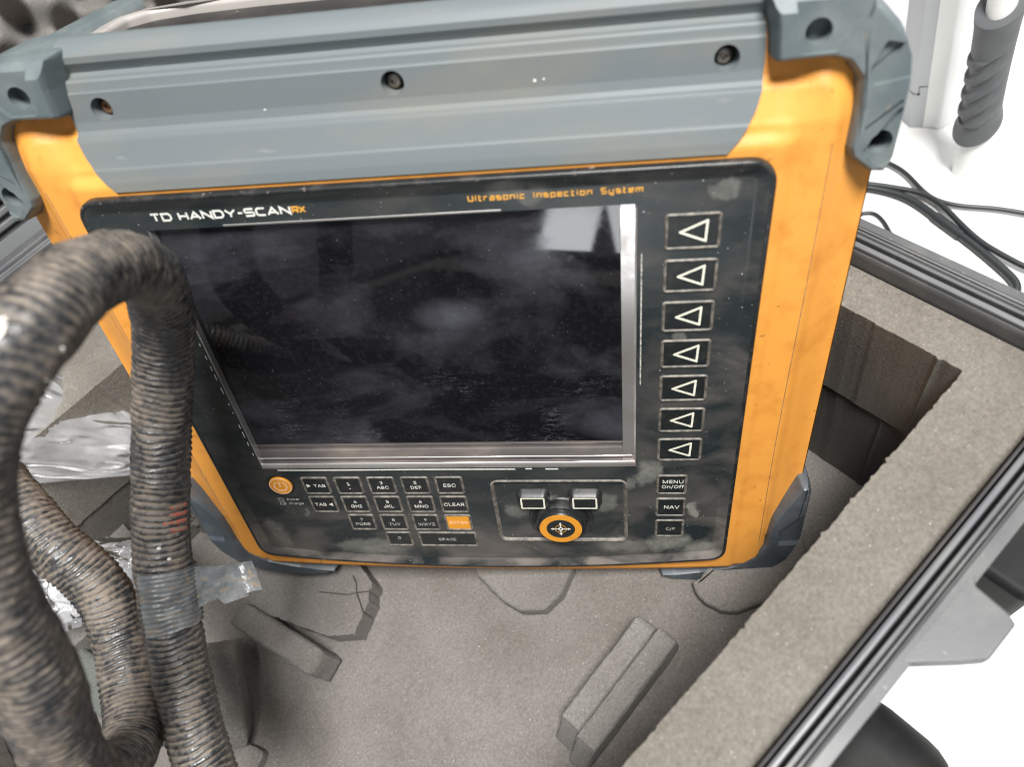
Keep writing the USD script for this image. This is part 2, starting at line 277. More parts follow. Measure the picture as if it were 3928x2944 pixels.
def prism(poly, z0, z1, bevel=0.0, step=1.2, segs=3):
    p = ring_pts(poly, step) if not isinstance(poly, np.ndarray) else poly
    L = [(p, z0)]
    if bevel:
        for s in range(segs + 1):
            a = math.pi / 2 * s / segs
            L.append((inset(p, bevel * (1 - math.cos(a))), z1 - bevel + bevel * math.sin(a)))
    else:
        L.append((p, z1))
    return loft(L)

def flat(poly, z0, z1):
    ps = [g for g in getattr(poly, "geoms", [poly]) if g.geom_type == "Polygon" and g.area > 1e-6]
    out = []
    for g in ps:
        m = trimesh.creation.extrude_polygon(g, z1 - z0, engine="earcut"); m.apply_translation([0, 0, z0]); out.append(m)
    return join(*out)

def man(m):
    m = trimesh.Trimesh(*meshkit.arrays(m)[:2]); m.merge_vertices()
    return m3.Manifold(m3.Mesh(np.asarray(m.vertices, np.float32), np.asarray(m.faces, np.uint32)))

def tube(P, r, seg=16, caps=True):
    P = np.asarray(P, float); r = np.broadcast_to(r, len(P))
    T = np.gradient(P, axis=0); T /= np.linalg.norm(T, axis=1, keepdims=True)
    n = np.cross(T[0], (0.3, 0.2, 1)); n /= np.linalg.norm(n); V = []
    th = np.arange(seg) / seg * 2 * math.pi
    for k in range(len(P)):
        n = n - T[k] * (n @ T[k]); n /= np.linalg.norm(n); b = np.cross(T[k], n)
        V.append(P[k] + r[k] * (np.cos(th)[:, None] * n + np.sin(th)[:, None] * b))
    V = np.vstack(V); i = np.arange(seg); j = (i + 1) % seg; F = []
    for k in range(len(P) - 1):
        a, c = k * seg, (k + 1) * seg
        F += [np.stack([a + i, a + j, c + j], 1), np.stack([a + i, c + j, c + i], 1)]
    if caps:
        V = np.vstack([V, P[0], P[-1]]); q = len(V) - 2; e = (len(P) - 1) * seg
        F += [np.stack([np.full(seg, q), j, i], 1), np.stack([np.full(seg, q + 1), e + i, e + j], 1)]
    return trimesh.Trimesh(V, np.vstack(F), process=False)

def spline(P, step):
    from scipy.interpolate import CubicSpline
    P = np.asarray(P, float); d = np.r_[0, np.cumsum(np.sqrt(np.linalg.norm(np.diff(P, axis=0), axis=1)))]
    cs = CubicSpline(d, P); t = np.linspace(0, d[-1], 4000); Q = cs(t)
    s = np.r_[0, np.cumsum(np.linalg.norm(np.diff(Q, axis=0), axis=1))]
    return cs(np.interp(np.arange(0, s[-1], step), s, t))

def ragged(poly, amp, step, seed, notch=0.0):
    """The outline with a torn, uneven edge."""
    r = np.random.default_rng(seed)
    def go(ring):
        n = max(8, int(ring.length / step)); p = np.array([ring.interpolate(i / n, normalized=True).coords[0] for i in range(n)])
        t = np.roll(p, -1, 0) - np.roll(p, 1, 0); t /= np.linalg.norm(t, axis=1, keepdims=True) + 1e-9
        d = (meshkit.fbm(np.c_[p / 6.0, np.full(n, seed)], 4, seed) - 0.5) * 2 * amp + r.normal(0, amp * 0.25, n)
        if notch:
            k = r.random(n) < 0.035; d += np.where(k, r.choice([-1, 1], n) * notch, 0)
        return p + np.stack([t[:, 1], -t[:, 0]], 1) * d[:, None]
    q = Polygon(go(poly.exterior), [go(h) for h in poly.interiors]).buffer(0)
    return max(getattr(q, "geoms", [q]), key=lambda g: g.area)

def foam_bar(p0, p1, w, h, up=(0, 0, 1), seed=1, cut0=0.0, cut1=0.0, amp=0.5):
    """A hand-cut foam bar from p0 to p1 (ends of its underside's middle line), w wide, h high, sides and edges uneven."""
    p0, p1 = np.array(p0, float), np.array(p1, float); L = np.linalg.norm(p1 - p0); t = (p1 - p0) / L
    u = np.array(up, float) - t * (np.array(up) @ t); u /= np.linalg.norm(u); s = np.cross(t, u)
    m = trimesh.creation.box([L, w, h]); m = m.subdivide_to_size(3.2); m.merge_vertices()
    v = np.array(m.vertices)
    v[:, 0] += np.where(v[:, 0] > 0, 1, -1) * (np.abs(v[:, 0]) / (L / 2)) ** 8 * np.where(v[:, 0] > 0, cut1, cut0) * (v[:, 2] / h)
    e = np.sort(np.abs(v) / (np.array([L, w, h]) / 2), axis=1)[:, 1]                      # near an edge
    v *= (1 - 0.085 * np.clip((e - 0.72) / 0.28, 0, 1) ** 2)[:, None]
    d = np.stack([meshkit.fbm(v / 7.0 + seed * 9.1 + k * 31, 3, seed + k) - 0.5 for k in range(3)], 1)
    v = v + d * amp * 2.4 + np.random.default_rng(seed).normal(0, amp * 0.16, v.shape)
    v = (p0 + p1) / 2 + u * h / 2 + v[:, :1] * t + v[:, 1:2] * s + v[:, 2:] * u
    return trimesh.Trimesh(v, m.faces, process=False)

# ================================================================ the table
t = Thing("table", "white table top under the open black case", "table", CASE, (0, 0, -ZT))
t.part("table_top", prism(rrect(-620, -385, 1300, 1300, 12), -ZT - 28, -ZT, 3, 12), "table_white", 30)

# ================================================================ the case
case = Thing("carrying_case", "black plastic carrying case, open, with ridged rim and padlock tab", "case", CASE, (-80, 50, -ZT))
INN, OUT = (-352, -222.6, 183.4, 322.5), (-376, -239.6, 203.5, 345.5)
def rim_ring(t, r0=16, r1=26, n=420):
    q = [INN[k] * (1 - t) + OUT[k] * t for k in range(4)]; r = r0 + (r1 - r0) * t
    p = []
    for (cx, cy, a0) in ((q[2] - r, q[1] + r, -90), (q[2] - r, q[3] - r, 0), (q[0] + r, q[3] - r, 90), (q[0] + r, q[1] + r, 180)):
        a = np.radians(a0 + np.linspace(0, 90, 14)); p.append(np.c_[cx + r * np.cos(a), cy + r * np.sin(a)])
    c = np.vstack(p); out = []
    for k in range(len(c)):                                  # straight runs get points too, for a slight unevenness
        a, b = c[k], c[(k + 1) % len(c)]; m = 1 if np.linalg.norm(b - a) < 30 else 60
        out += [a + (b - a) * i / m for i in range(m)]
    return np.array(out)
def rim_loft(prof, wob=0.0):
    L = []
    for k, (tt, z) in enumerate(prof):
        p = rim_ring(tt)
        L.append((p, z + wob * (meshkit.fbm(np.c_[p / 14.0, np.full(len(p), k * 5.3)], 3, k) - 0.5)))
    return loft(L, caps=False)
# outer shell: from the inner lip over the ridges to the outer wall and down to the table
shell = [(0.00, -190), (0.00, -21), (0.025, -18.6), (0.05, -18.2), (0.075, -18.6), (0.08, -28), (0.14, -28)]
shell2 = [(0.375, -28), (0.385, -18.6), (0.40, -17.8), (0.48, -17.8), (0.50, -19.6), (0.525, -20.2), (0.535, -18.6), (0.56, -18.0), (0.605, -18.0), (0.615, -20.4), (0.645, -20.4), (0.655, -18.2), (0.70, -17.9), (0.705, -18.7), (0.715, -18.7), (0.72, -17.9),
          (0.975, -18.9), (1.0, -20.4), (1.0, -31), (0.93, -33), (0.90, -120), (0.82, -206), (0.70, -211.6)]
case.part("shell", join(rim_loft(shell, 0.3), rim_loft(shell2, 0.35), flat(Polygon(rim_ring(0.7)), -211.5, -209), ), "case_grey", 30)
case.part("gasket", join(rim_loft([(0.125, -28), (0.13, -19.3), (0.15, -18.0), (0.22, -17.5), (0.28, -18.0), (0.295, -19.3), (0.30, -28)], 0.5)), "gasket_grey", 40, label="rounded rubber gasket in the rim")
case.part("gasket_groove", join(rim_loft([(0.08, -27.9), (0.13, -27.9)], 0), rim_loft([(0.29, -27.5), (0.375, -27.5)], 0), rim_loft([(0.5, -20.15), (0.53, -20.15)], 0), rim_loft([(0.612, -20.35), (0.648, -20.35)], 0), rim_loft([(0.704, -18.66), (0.716, -18.66)], 0)), "groove_black", False)
tab = soften(Polygon([(84, -236), (77, -240), (75.3, -253.4), (73.6, -256.6), (57, -256.6), (50, -250.5), (38.6, -239.4), (35, -236)]), 1.2)
case.part("padlock_tab", prism(tab, -26.5, -18.4, 0.8, 0.8), "case_grey", 30)
def latch(a0, a1, b0, b1, z0, z1, r):
    s = [(a0 + r, b0), (a1 - r, b0)]
    pts = [(a, b, z) for a in (a0 + r, a1 - r) for b in (b0 + r * 0.7, b1 - r) for z in (z0 + r, z1 - r)]
    H = m3.Manifold()
    sp = m3.Manifold.sphere(r, 28)
    return m3.Manifold.batch_hull([sp.translate(p) for p in pts])
case.part("latch", latch(-60, 41, -281, -226, -170, -92, 22), "latch_black", 50)
case.part("latch", latch(114, 190, -262, -236, -150, -92, 5), "latch_black", 50)
# lid, hinged along the left edge and leaning back
def lidp(p):                                                  # (along a, up the lid, out of its inside) -> case frame
    p = np.asarray(p, float); c, s = math.cos(math.radians(25)), math.sin(math.radians(25))
    return np.stack([p[:, 0], 372 + p[:, 1] * s - p[:, 2] * c, -22 + p[:, 1] * c + p[:, 2] * s], 1)
def lidm(m):
    v, f, _ = meshkit.arrays(m); return trimesh.Trimesh(lidp(v), f, process=False)
lo = Polygon(list(rrect(-376, 0, 203, 560, 26).exterior.coords), [list(rrect(-355, 18, 183, 540, 16).exterior.coords)])
lid = case.part("lid", lidm(join(flat(lo, -42, 0), flat(rrect(-372, 3, 200, 556, 24), -46, -42.3))), "case_black", 30, label="open lid leaning back")
case.part("lid_rim", lidm(join(*[prism(rrect(-370, y, 198, y + 5, 2), -1, 4, 1.2, 3) for y in (4, 12)])), "case_grey", 30, parent=lid)
for a0 in (-250, -40, 120):
    case.part("hinge", join(tube([(a0, 352, -24), (a0 + 25, 352, -24), (a0 + 50, 352, -24)], 6.0, 20)), "case_black", 30)
# egg-crate foam in the lid
n1, n2 = 180, 176
A, Bv = np.meshgrid(np.linspace(-352, 180, n1), np.linspace(21, 537, n2), indexing="ij")
hgt = -22 + 24 * (np.sin(2 * math.pi * A / 47.0) * np.sin(2 * math.pi * Bv / 47.0 + 0.9)) + 3.0 * (meshkit.fbm(np.stack([A / 30, Bv / 30, A * 0], -1), 4, 3) - 0.5) * 2
idx = np.arange(n1 * n2).reshape(n1, n2); q = np.stack([idx[:-1, :-1], idx[1:, :-1], idx[1:, 1:], idx[:-1, 1:]], -1).reshape(-1, 4)
eg = Thing("convoluted_foam", "grey egg-crate foam sheet lining the open lid", "foam sheet", CASE, (-80, 380, 0))
eg.part("foam_sheet", (lidp(np.stack([A, Bv, hgt], -1).reshape(-1, 3)), q), "foam_grey", True)

# ================================================================ foam lining of the case
def hole(d=0.0):
    return Polygon([(-318 - d, -188.6 - d), (160.2 + d, -188.6 - d), (160.2 + d, 179.5 + d), (-318 - d, 179.5 + d)])
outer = rrect(INN[0] + 1, INN[1] + 0.8, INN[2] - 0.8, INN[3] - 1, 15)
def frame_of(d, z0, z1, seed, amp):
    o = np.array(outer.exterior.coords); h = ragged(hole(d), amp, 1.5, seed, 0.8)
    return flat(Polygon(o, [list(h.exterior.coords)]), z0, z1)
fr = Thing("foam_insert", "upper thick grey foam ring, its pale top level with the case rim", "foam frame", CASE, (-80, 50, -106))
fr.part("foam_ring", frame_of(0.0, -105.2, -27.8, 11, 0.5), "foam_light", 50)
cuts = [LineString([(-175, 196), (-118, 181)]), LineString([(-190, 240), (-110, 214)]), LineString([(-60, 260), (120, 300)])]
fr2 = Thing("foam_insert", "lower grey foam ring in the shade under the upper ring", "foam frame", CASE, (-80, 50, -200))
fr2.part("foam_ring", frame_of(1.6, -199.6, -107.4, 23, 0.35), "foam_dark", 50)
fl = Thing("foam_pad", "flat grey speckled foam pad covering the case floor", "foam pad", CASE, (-80, 50, -209))
g1, g2 = np.meshgrid(np.linspace(-350, 182, 134), np.linspace(-221, 321, 136), indexing="ij")
gz = -200 + (meshkit.fbm(np.stack([g1 / 45, g2 / 45, g1 * 0], -1), 4, 5) - 0.5) * 3.0
gi = np.arange(g1.size).reshape(g1.shape); gq = np.stack([gi[:-1, :-1], gi[1:, :-1], gi[1:, 1:], gi[:-1, 1:]], -1).reshape(-1, 4)
fl.part("foam_sheet", join(trimesh.Trimesh(*meshkit.arrays((np.stack([g1, g2, gz], -1).reshape(-1, 3), gq))[:2], process=False), bx(-350, -221, -208.6, 182, 321, -203)), "foam_floor", 60)

def offcut(name, label, mesh, look, base, group=None, smooth=35, pname="foam"):
    th = Thing(name, label, "foam offcut" if name != "foam_block" else "foam block", CASE, base, group)
    th.part(pname, mesh, look, smooth)
    return th

# the near end ledge, two blocks side by side
def ledge(p, z0, z1, seed):
    return flat(ragged(Polygon(p), 0.6, 1.6, seed, 0.8), z0, z1)
offcut("foam_block", "long grey foam block with bright top under the clear plastic bag", ledge([(-231, 283), (-200, 128), (-226.5, 128), (-254, 283)], -199.5, -135, 31), "foam_grey", (-228, 205, -200))
offcut("foam_block", "grey foam block behind the long one, partly under the second hose turn", ledge([(-255, 283), (-227.6, 128), (-300, 128), (-312, 283)], -199.5, -135.6, 33), "foam_grey", (-270, 205, -200))
offcut("foam_block", "dark torn foam block against the left wall beside the orange side", join(foam_bar((-165, 150, -140), (-110, 148, -140), 40, 34, seed=41, amp=1.6), foam_bar((-178, 165, -180), (-105, 160, -180), 30, 40, seed=42, amp=1.6)), "foam_dark", (-140, 150, -180))
# cracked slab
slab = Polygon([(-186, 84), (-168, 117), (-118, 104), (-107, 60), (-109.5, 27), (-124, 16), (-139.5, 9), (-154, 22)])
cracks = unary_union([LineString([(-127, 13), (-124, 22), (-121.5, 30), (-117.5, 36), (-116, 42)]).buffer(0.45), LineString([(-121.5, 30), (-127, 34), (-134, 43), (-141, 52)]).buffer(0.28), LineString([(-121.5, 30), (-115, 24.5), (-110, 22)]).buffer(0.35), LineString([(-147, 17), (-141, 27), (-137, 36)]).buffer(0.22)])
sl = Thing("foam_slab", "flat cracked foam slab with a torn edge below the scanner's left corner", "foam slab", CASE, (-145, 60, -200))
pieces = [g for g in ragged(slab, 0.8, 1.2, 51, 1.2).difference(cracks).geoms] if ragged(slab, 0.8, 1.2, 51, 1.2).difference(cracks).geom_type != "Polygon" else [ragged(slab, 0.8, 1.2, 51, 1.2).difference(cracks)]
for g in pieces:
    sl.part("foam_piece", prism(g, -199, -180.5, 0.5, 0.9), "foam_grey", 60)
offcut("foam_bar", "square foam bar pointing to the middle of the pad, below the cracked slab", foam_bar((-192, 84, -199.5), (-167.5, 8, -199.5), 18, 27, seed=61, cut1=-4), "foam_grey", (-180, 45, -200), "loose foam bars")
offcut("foam_bar", "leaning foam bar with a pale end beside the wrapped hose", foam_bar((-243, 28, -199), (-203, 64, -158), 23, 21, up=(0.3, -0.2, 1), seed=63), "foam_grey", (-225, 45, -200), "loose foam bars")
offcut("foam_bar", "low foam scrap lying flat near the bottom edge left of the pad", foam_bar((-262, -2, -200), (-236, 10, -200), 22, 8, seed=64), "foam_floor", (-250, 5, -200), "loose foam bars")
blk = Thing("foam_bar", "double foam bar with a split along it, beside the right foam wall", "foam bar", CASE, (-38, -138, -200), "loose foam bars")
blk.part("foam_half", foam_bar((-83, -148.6, -199.8), (4, -142.0, -199.8), 14.0, 25.5, seed=71, amp=0.45, cut0=-17, cut1=-2), "foam_grey", 35)
blk.part("foam_half", foam_bar((-80.5, -134.6, -199.8), (1.5, -128.0, -199.8), 13.9, 25.1, seed=72, amp=0.45, cut0=-15, cut1=-3), "foam_grey", 35)
vp = soften(Polygon([(-44, 4), (-54, -22), (-54, -48), (-50, -61), (-39, -73), (-24, -74), (-6, -68), (6, -52), (14, -40), (-10, 4)]), 2)
offcut("foam_wedge", "rounded foam scrap with a worn tip under the middle of the scanner", prism(ragged(vp, 0.5, 1.2, 81), -199.5, -187, 2.5), "foam_grey", (-35, -45, -200))
rp = soften(Polygon([(39.5, -128.8), (45, -131), (70, -128), (104, -140), (108, -160), (98, -172), (84, -178), (58, -168), (44, -161), (37, -153), (34.8, -143), (35.8, -135)]), 1.5)
offcut("foam_wedge", "rounded foam scrap under the scanner's right corner", prism(ragged(rp, 0.5, 1.2, 83), -199.5, -190, 2.5), "foam_grey", (65, -155, -200))

# ================================================================ the scanner (frame: right, up its face, out of its face)
dev = Thing("ultrasonic_scanner", "orange and grey rugged ultrasonic scanner leaning in the case, dirty black screen", "test instrument", DEV, (13, -180, -20))
U0 = 15.5
def fx(u):                                                     # mirror about the middle
    return 2 * U0 - u
def bottom_arc(v0, v1, uL, uR, n=24):
    u = np.linspace(uL, uR, n); return [(a, v0 + (v1 - v0) * ((a - (uL + uR) / 2) / ((uR - uL) / 2)) ** 2) for a in u]
panel_poly = soften(Polygon([(-136.2, 95.2), (-136.2, -158)] + bottom_arc(-171.8, -160.5, -136.2, 162.0) + [(162.0, -158), (162.0, 95.2)]), 10)
body_poly = soften(Polygon([(-171, 146), (-171, -172)] + bottom_arc(-184, -177, -171, 202) + [(202, -172), (202, 146)]), 26)
# orange front as a height field
du = 1.25
uu, vv = np.meshgrid(np.arange(-171.0, 202.01, du), np.arange(-184.0, 152.6, du), indexing="ij")
def sm(x):
    x = np.clip(x, 0, 1); return x * x * (3 - 2 * x)
def sdf_rect(u, v, x0, y0, x1, y1, r):
    cx, cy = (x0 + x1) / 2, (y0 + y1) / 2
    qx, qy = np.abs(u - cx) - (x1 - x0) / 2 + r, np.abs(v - cy) - (y1 - y0) / 2 + r
    return np.hypot(np.maximum(qx, 0), np.maximum(qy, 0)) + np.minimum(np.maximum(qx, qy), 0) - r
eu = np.minimum(uu + 171, 202 - uu); ev = vv + 184 - 7 * ((uu - U0) / 186.5) ** 2
A_ = sdf_rect(uu, vv, -149.5, -400, 180.5, 120.5, 12); B_ = sdf_rect(uu, vv, -134, -400, 165, 107.2, 9)
BT = Polygon([(152.6, 152), (154.9, 140), (156.0, 129.2), (158, 127.6), (176, 128.2), (181.5, 126.5), (186.0, 121), (187.2, 112), (187.0, 95), (188.6, 90.5), (197, 84), (203.5, 83.5), (206.5, 90), (206.5, 118), (204.6, 128), (200, 137), (191, 146), (184, 151), (176, 152)])
BL = Polygon([(199, -101), (187, -130), (185.2, -142), (184.4, -153.5), (180, -164.5), (169, -173.8), (149, -180.2), (132, -182.6), (124, -184), (124, -187), (132, -191.0), (150, -192.8), (176, -189), (193, -179), (202, -166), (206.8, -150), (206.8, -108), (204, -100)])
BUMP = [Polygon([(fx(u) if m else u, v) for u, v in p.exterior.coords]) for p in (BT, BL) for m in (0, 1)]
BAR = [(138, 95), (142, 96.6), (146.4, 101.5), (149.4, 106), (152.5, 112), (154.6, 119), (155, 128), (154.4, 140), (154.2, 156)]
bar_poly = soften(Polygon(BAR + [(fx(u) - 3.2, v) for u, v in BAR[::-1]]), 3)
ww = -2.2 - 8.5 * sm(1 - eu / 21.0) - 4.5 * sm(1 - ev / 8.0) - 1.7 * sm(B_ / 5.0) - 2.4 * sm(A_ / 7.0) - 0.16 * np.maximum(vv - 107, 0)
profile_front = np.array([(95, -2.2), (106.4, -3.6), (107.2, -4.3), (112, -6.2), (117.4, -8.3), (118.6, -9.0), (120.5, -12.0), (124, -12.9), (130, -13.3), (135.4, -13.7), (140.3, -15.8), (143, -20), (153, -26)])
bdist_ = shapely.distance(bar_poly, shapely.points(uu.ravel(), vv.ravel())).reshape(uu.shape)
tb = sm(1.25 - bdist_ / 20.0) * sm((vv - 98) / 6); ww = ww * (1 - tb) + np.minimum(ww, np.interp(vv, profile_front[:, 0], profile_front[:, 1]) - 2.2) * tb
for pl, dep in ((panel_poly.buffer(-2.5), -9.0), (bar_poly.buffer(-3.5), -30.0)) + tuple((pl.buffer(-1.6), -40.0) for pl in BUMP):     # hollow behind the front plate and the bar
    shapely.prepare(pl); ww = np.where(shapely.contains_xy(pl, uu.ravel(), vv.ravel()).reshape(uu.shape), dep, ww)
shapely.prepare(body_poly)
inside = shapely.contains_xy(body_poly, uu.ravel(), vv.ravel()).reshape(uu.shape)
bi = np.arange(uu.size).reshape(uu.shape)
qd = np.stack([bi[:-1, :-1], bi[1:, :-1], bi[1:, 1:], bi[:-1, 1:]], -1).reshape(-1, 4)
ok = inside.ravel()[qd].any(1)
P2 = np.stack([uu, vv], -1).reshape(-1, 2).copy(); ins = inside.ravel()
need = np.unique(qd[ok]); out_ids = need[~ins[need]]
bpts = shapely.points(P2[out_ids]); pr = shapely.line_interpolate_point(body_poly.exterior, shapely.line_locate_point(body_poly.exterior, bpts))
P2[out_ids] = shapely.get_coordinates(pr)
front = np.c_[P2, ww.ravel()]
front_m = trimesh.Trimesh(*meshkit.arrays((front, qd[ok]))[:2], process=False)
bp = ring_pts(body_poly, 2.0)
from scipy.interpolate import RegularGridInterpolator
wi = RegularGridInterpolator((uu[:, 0], vv[0]), ww, bounds_error=False, fill_value=None)
ctr = np.array([13.0, 20.0]); ang = np.arctan2(bp[:, 1] - ctr[1], bp[:, 0] - ctr[0])
back_poly = soften(Polygon([(-165, 138), (195, 138), (195, 96), (50, -122), (-30, -122), (-165, 96)]), 14)
def ray_ring(poly, ang, c):
    out = []
    for a in ang:
        x = poly.exterior.intersection(LineString([c, c + 600 * np.array([math.cos(a), math.sin(a)])]))
        out.append(shapely.get_coordinates(x)[0])
    return np.array(out)
bk = ray_ring(back_poly, ang, ctr)
side_m = loft([(bp, wi(bp)), (bp * 1.0, wi(bp) - 2.5), (bp, -32.0), (bk * 0.5 + bp * 0.5, -62.0), (bk, -104.0)], caps=False)
import mapbox_earcut as _ec
bt_ = np.array(_ec.triangulate_float64(np.ascontiguousarray(bk), np.array([len(bk)], np.uint32))).reshape(-1, 3)
body = dev.part("body", join(front_m, side_m, trimesh.Trimesh(np.c_[bk, np.full(len(bk), -104.0)], bt_[:, ::-1], process=False)), "orange", 35)
# seam line scratched down both sides of the front
for u in (181.3, fx(181.3)):
    P = np.array([(u + 0.5 * math.sin(v / 40), v, 0) for v in np.linspace(98, -150, 60)]); P[:, 2] = wi(P[:, :2]) + 0.02
    dev.part("seam_line", tube(P, 0.16, 6), "key_edge", True, parent=body)

# black front plate with raised rim
pp = ring_pts(panel_poly, 1.5)
SCR = rrect(-108.2, -78.8, 108.2, 78.6, 1.2)
TRK = rrect(25.6, -145.6, 103.4, -90, 4.5)
plate = panel_poly.buffer(-7.2).difference(SCR).difference(rrect(26.4, -144.8, 102.6, -90.8, 4))
panel = dev.part("front_plate", flat(plate, -4.0, -0.7), "panel_black", False)
dev.part("plate_rim", loft([(inset(pp, o), w) for o, w in ((0.0, -3.5), (0.0, 0.5), (0.35, 1.3), (0.9, 1.65), (1.7, 1.6), (2.1, 1.3))], caps=False), "panel_rim", 40, parent=panel)
dev.part("plate_border", loft([(inset(pp, o), w) for o, w in ((2.0, 1.32), (3.2, 0.9), (5.0, 0.2), (6.5, -0.4), (7.4, -0.66), (8.0, -0.72), (8.0, -1.2))], caps=False), "panel_border", 40, parent=panel)

# screen: glass and metal surround
scr = dev.part("screen", bx(-107.6, -62.0, -6.0, 101.2, 78.2, -4.4), "screen_glass", False)
def strip_u(prof, u0, u1):                                     # prof: (v, w), swept along u
    p = np.array(prof, float); n = len(p)
    V = np.vstack([np.c_[np.full(n, u0), p], np.c_[np.full(n, u1), p]]); F = []
    for i in range(n - 1):
        F += [[i, i + n, i + n + 1], [i, i + n + 1, i + 1]]
    return trimesh.Trimesh(V, np.array(F)[:, ::-1], process=False)
def strip_v(prof, v0, v1):                                     # prof: (u, w), swept along v
    p = np.array(prof, float); n = len(p)
    V = np.vstack([np.c_[p[:, :1], np.full((n, 1), v0), p[:, 1:]], np.c_[p[:, :1], np.full((n, 1), v1), p[:, 1:]]]); F = []
    for i in range(n - 1):
        F += [[i, i + n, i + n + 1], [i, i + n + 1, i + 1]]
    return trimesh.Trimesh(V, np.array(F), process=False)
def bead(v0, v1, w0, w1, hh):
    c, r = (v0 + v1) / 2, (v1 - v0) / 2
    return [(c - r * math.cos(a), w0 + (w1 - w0) * (1 - math.cos(a)) / 2 + hh * math.sin(a)) for a in np.linspace(0, math.pi, 9)]
bz = dev.part("screen_bezel", strip_u(bead(-79.0, -75.4, -0.9, -1.6, 0.5), -108.4, 108.4), "bezel_silver", 40, parent=scr)
dev.part("bezel_groove", strip_u([(-75.4, -1.6), (-75.2, -3.0), (-72.9, -3.2), (-72.7, -2.4)], -107.8, 107.6), "bezel_dark", False, parent=scr)
dev.part("screen_bezel", strip_u(bead(-72.7, -71.6, -2.4, -2.5, 0.35) + [], -107.8, 106), "bezel_silver", 40, parent=scr)
dev.part("bezel_groove", strip_u([(-71.6, -2.5), (-69.0, -3.1), (-67.2, -3.7), (-66.8, -4.9), (-64.6, -4.9)], -107.8, 104), "bezel_dark", False, parent=scr)
dev.part("screen_bezel", strip_u(bead(-64.6, -63.6, -4.9, -4.6, 0.3) + [(-62.0, -4.6)], -107.8, 101.5), "bezel_dark", 40, parent=scr)
dev.part("screen_bezel", strip_v([(101.2, -4.45), (101.4, -3.0), (107.4, -2.8), (107.9, -1.4), (108.4, -0.85)], -78.0, 78.8), "bezel_silver", 30, parent=scr)
dev.part("screen_bezel", strip_v([(-108.4, -0.65), (-107.9, -0.9), (-107.6, -4.5)], -78.8, 78.8), "bezel_silver", False, parent=scr)
dev.part("worn_edge", strip_u([(78.2, -4.5), (78.5, -0.75), (79.3, -0.55), (79.6, -0.72)], -72, 52), "bezel_silver", False, parent=scr)
for v, a, b_ in ((-80.3, -100, 42), (-80.2, 47, 51), (-80.4, 58, 66)):
    dev.part("worn_edge", prism(rrect(a, v - 0.35, b_, v + 0.35, 0.3), -0.72, -0.52, 0, 2), "print_white", parent=panel)
for k in range(16):
    v = 55 - k * 8.1 + rng.uniform(-2, 2); L = rng.uniform(0.8, 5.5)
    dev.part("worn_edge", prism(rrect(-110.1, v - L / 2, -109.6, v + L / 2, 0.2), -0.72, -0.56, 0, 1), "print_white", parent=panel)
dev.part("worn_edge", prism(rrect(109.9, -20, 110.5, 56, 0.25), -0.72, -0.55, 0, 2), "print_dim", parent=panel)

# lettering
G = {"T": (1, [[(0, 1), (1, 1)], [(.5, 1), (.5, 0)]]), "D": (1.05, [[(0, 0), (0, 1), (.8, 1), (1.05, .72), (1.05, .28), (.8, 0), (0, 0), (0, .2)]]), "H": (1, [[(0, 0), (0, 1)], [(1, 0), (1, 1)], [(0, .5), (1, .5)]]),
     "A": (1.2, [[(0, 0), (.6, 1), (1.2, 0)], [(.25, .32), (.95, .32)]]), "N": (1.1, [[(0, 0), (0, 1), (1.1, 0), (1.1, 1)]]), "Y": (1.15, [[(0, 1), (.57, .45), (1.15, 1)], [(.57, .45), (.57, 0)]]), "-": (.5, [[(0, .48), (.5, .48)]]),
     "S": (1.05, [[(1.05, 1), (.15, 1), (0, .85), (0, .62), (.12, .5), (.93, .5), (1.05, .38), (1.05, .14), (.92, 0), (0, 0)]]), "C": (1, [[(1, 1), (.2, 1), (0, .8), (0, .2), (.2, 0), (1, 0)]]), "R": (1, [[(0, 0), (0, 1), (1, 1), (1, .45), (0, .45)], [(.5, .45), (1, 0)]]), "X": (1, [[(0, 0), (1, 1)], [(0, 1), (1, 0)]]),
     "U": (1, [[(0, 1), (0, .1), (.1, 0), (.9, 0), (1, .1), (1, 1)]]), "I": (.1, [[(.05, 1), (.05, 0)]]), "l": (.1, [[(.05, 1), (.05, 0)]]), "t": (.6, [[(.1, 1), (.1, 0), (.6, 0)], [(0, .7), (.6, .7)]]), "r": (.7, [[(0, 0), (0, .7), (.7, .7)]]),
     "a": (.9, [[(.1, .7), (.9, .7), (.9, 0), (0, 0), (0, .36), (.9, .36)]]), "s": (.9, [[(.9, .7), (0, .7), (0, .35), (.9, .35), (.9, 0), (0, 0)]]), "o": (.9, [[(0, 0), (.9, 0), (.9, .7), (0, .7), (0, 0), (.1, 0)]]), "n": (.9, [[(0, 0), (0, .7), (.9, .7), (.9, 0)]]),
     "i": (.1, [[(.05, .7), (.05, 0)], [(.05, 1), (.05, .88)]]), "c": (.85, [[(.85, .7), (0, .7), (0, 0), (.85, 0)]]), "p": (.9, [[(0, -.32), (0, .7), (.9, .7), (.9, 0), (0, 0)]]), "e": (.9, [[(.9, 0), (0, 0), (0, .7), (.9, .7), (.9, .35), (0, .35)]]),
     "y": (.9, [[(0, .7), (0, 0), (.9, 0)], [(.9, .7), (.9, -.32), (.15, -.32)]]), "m": (1.35, [[(0, 0), (0, .7), (1.35, .7), (1.35, 0)], [(.68, .7), (.68, 0)]])}
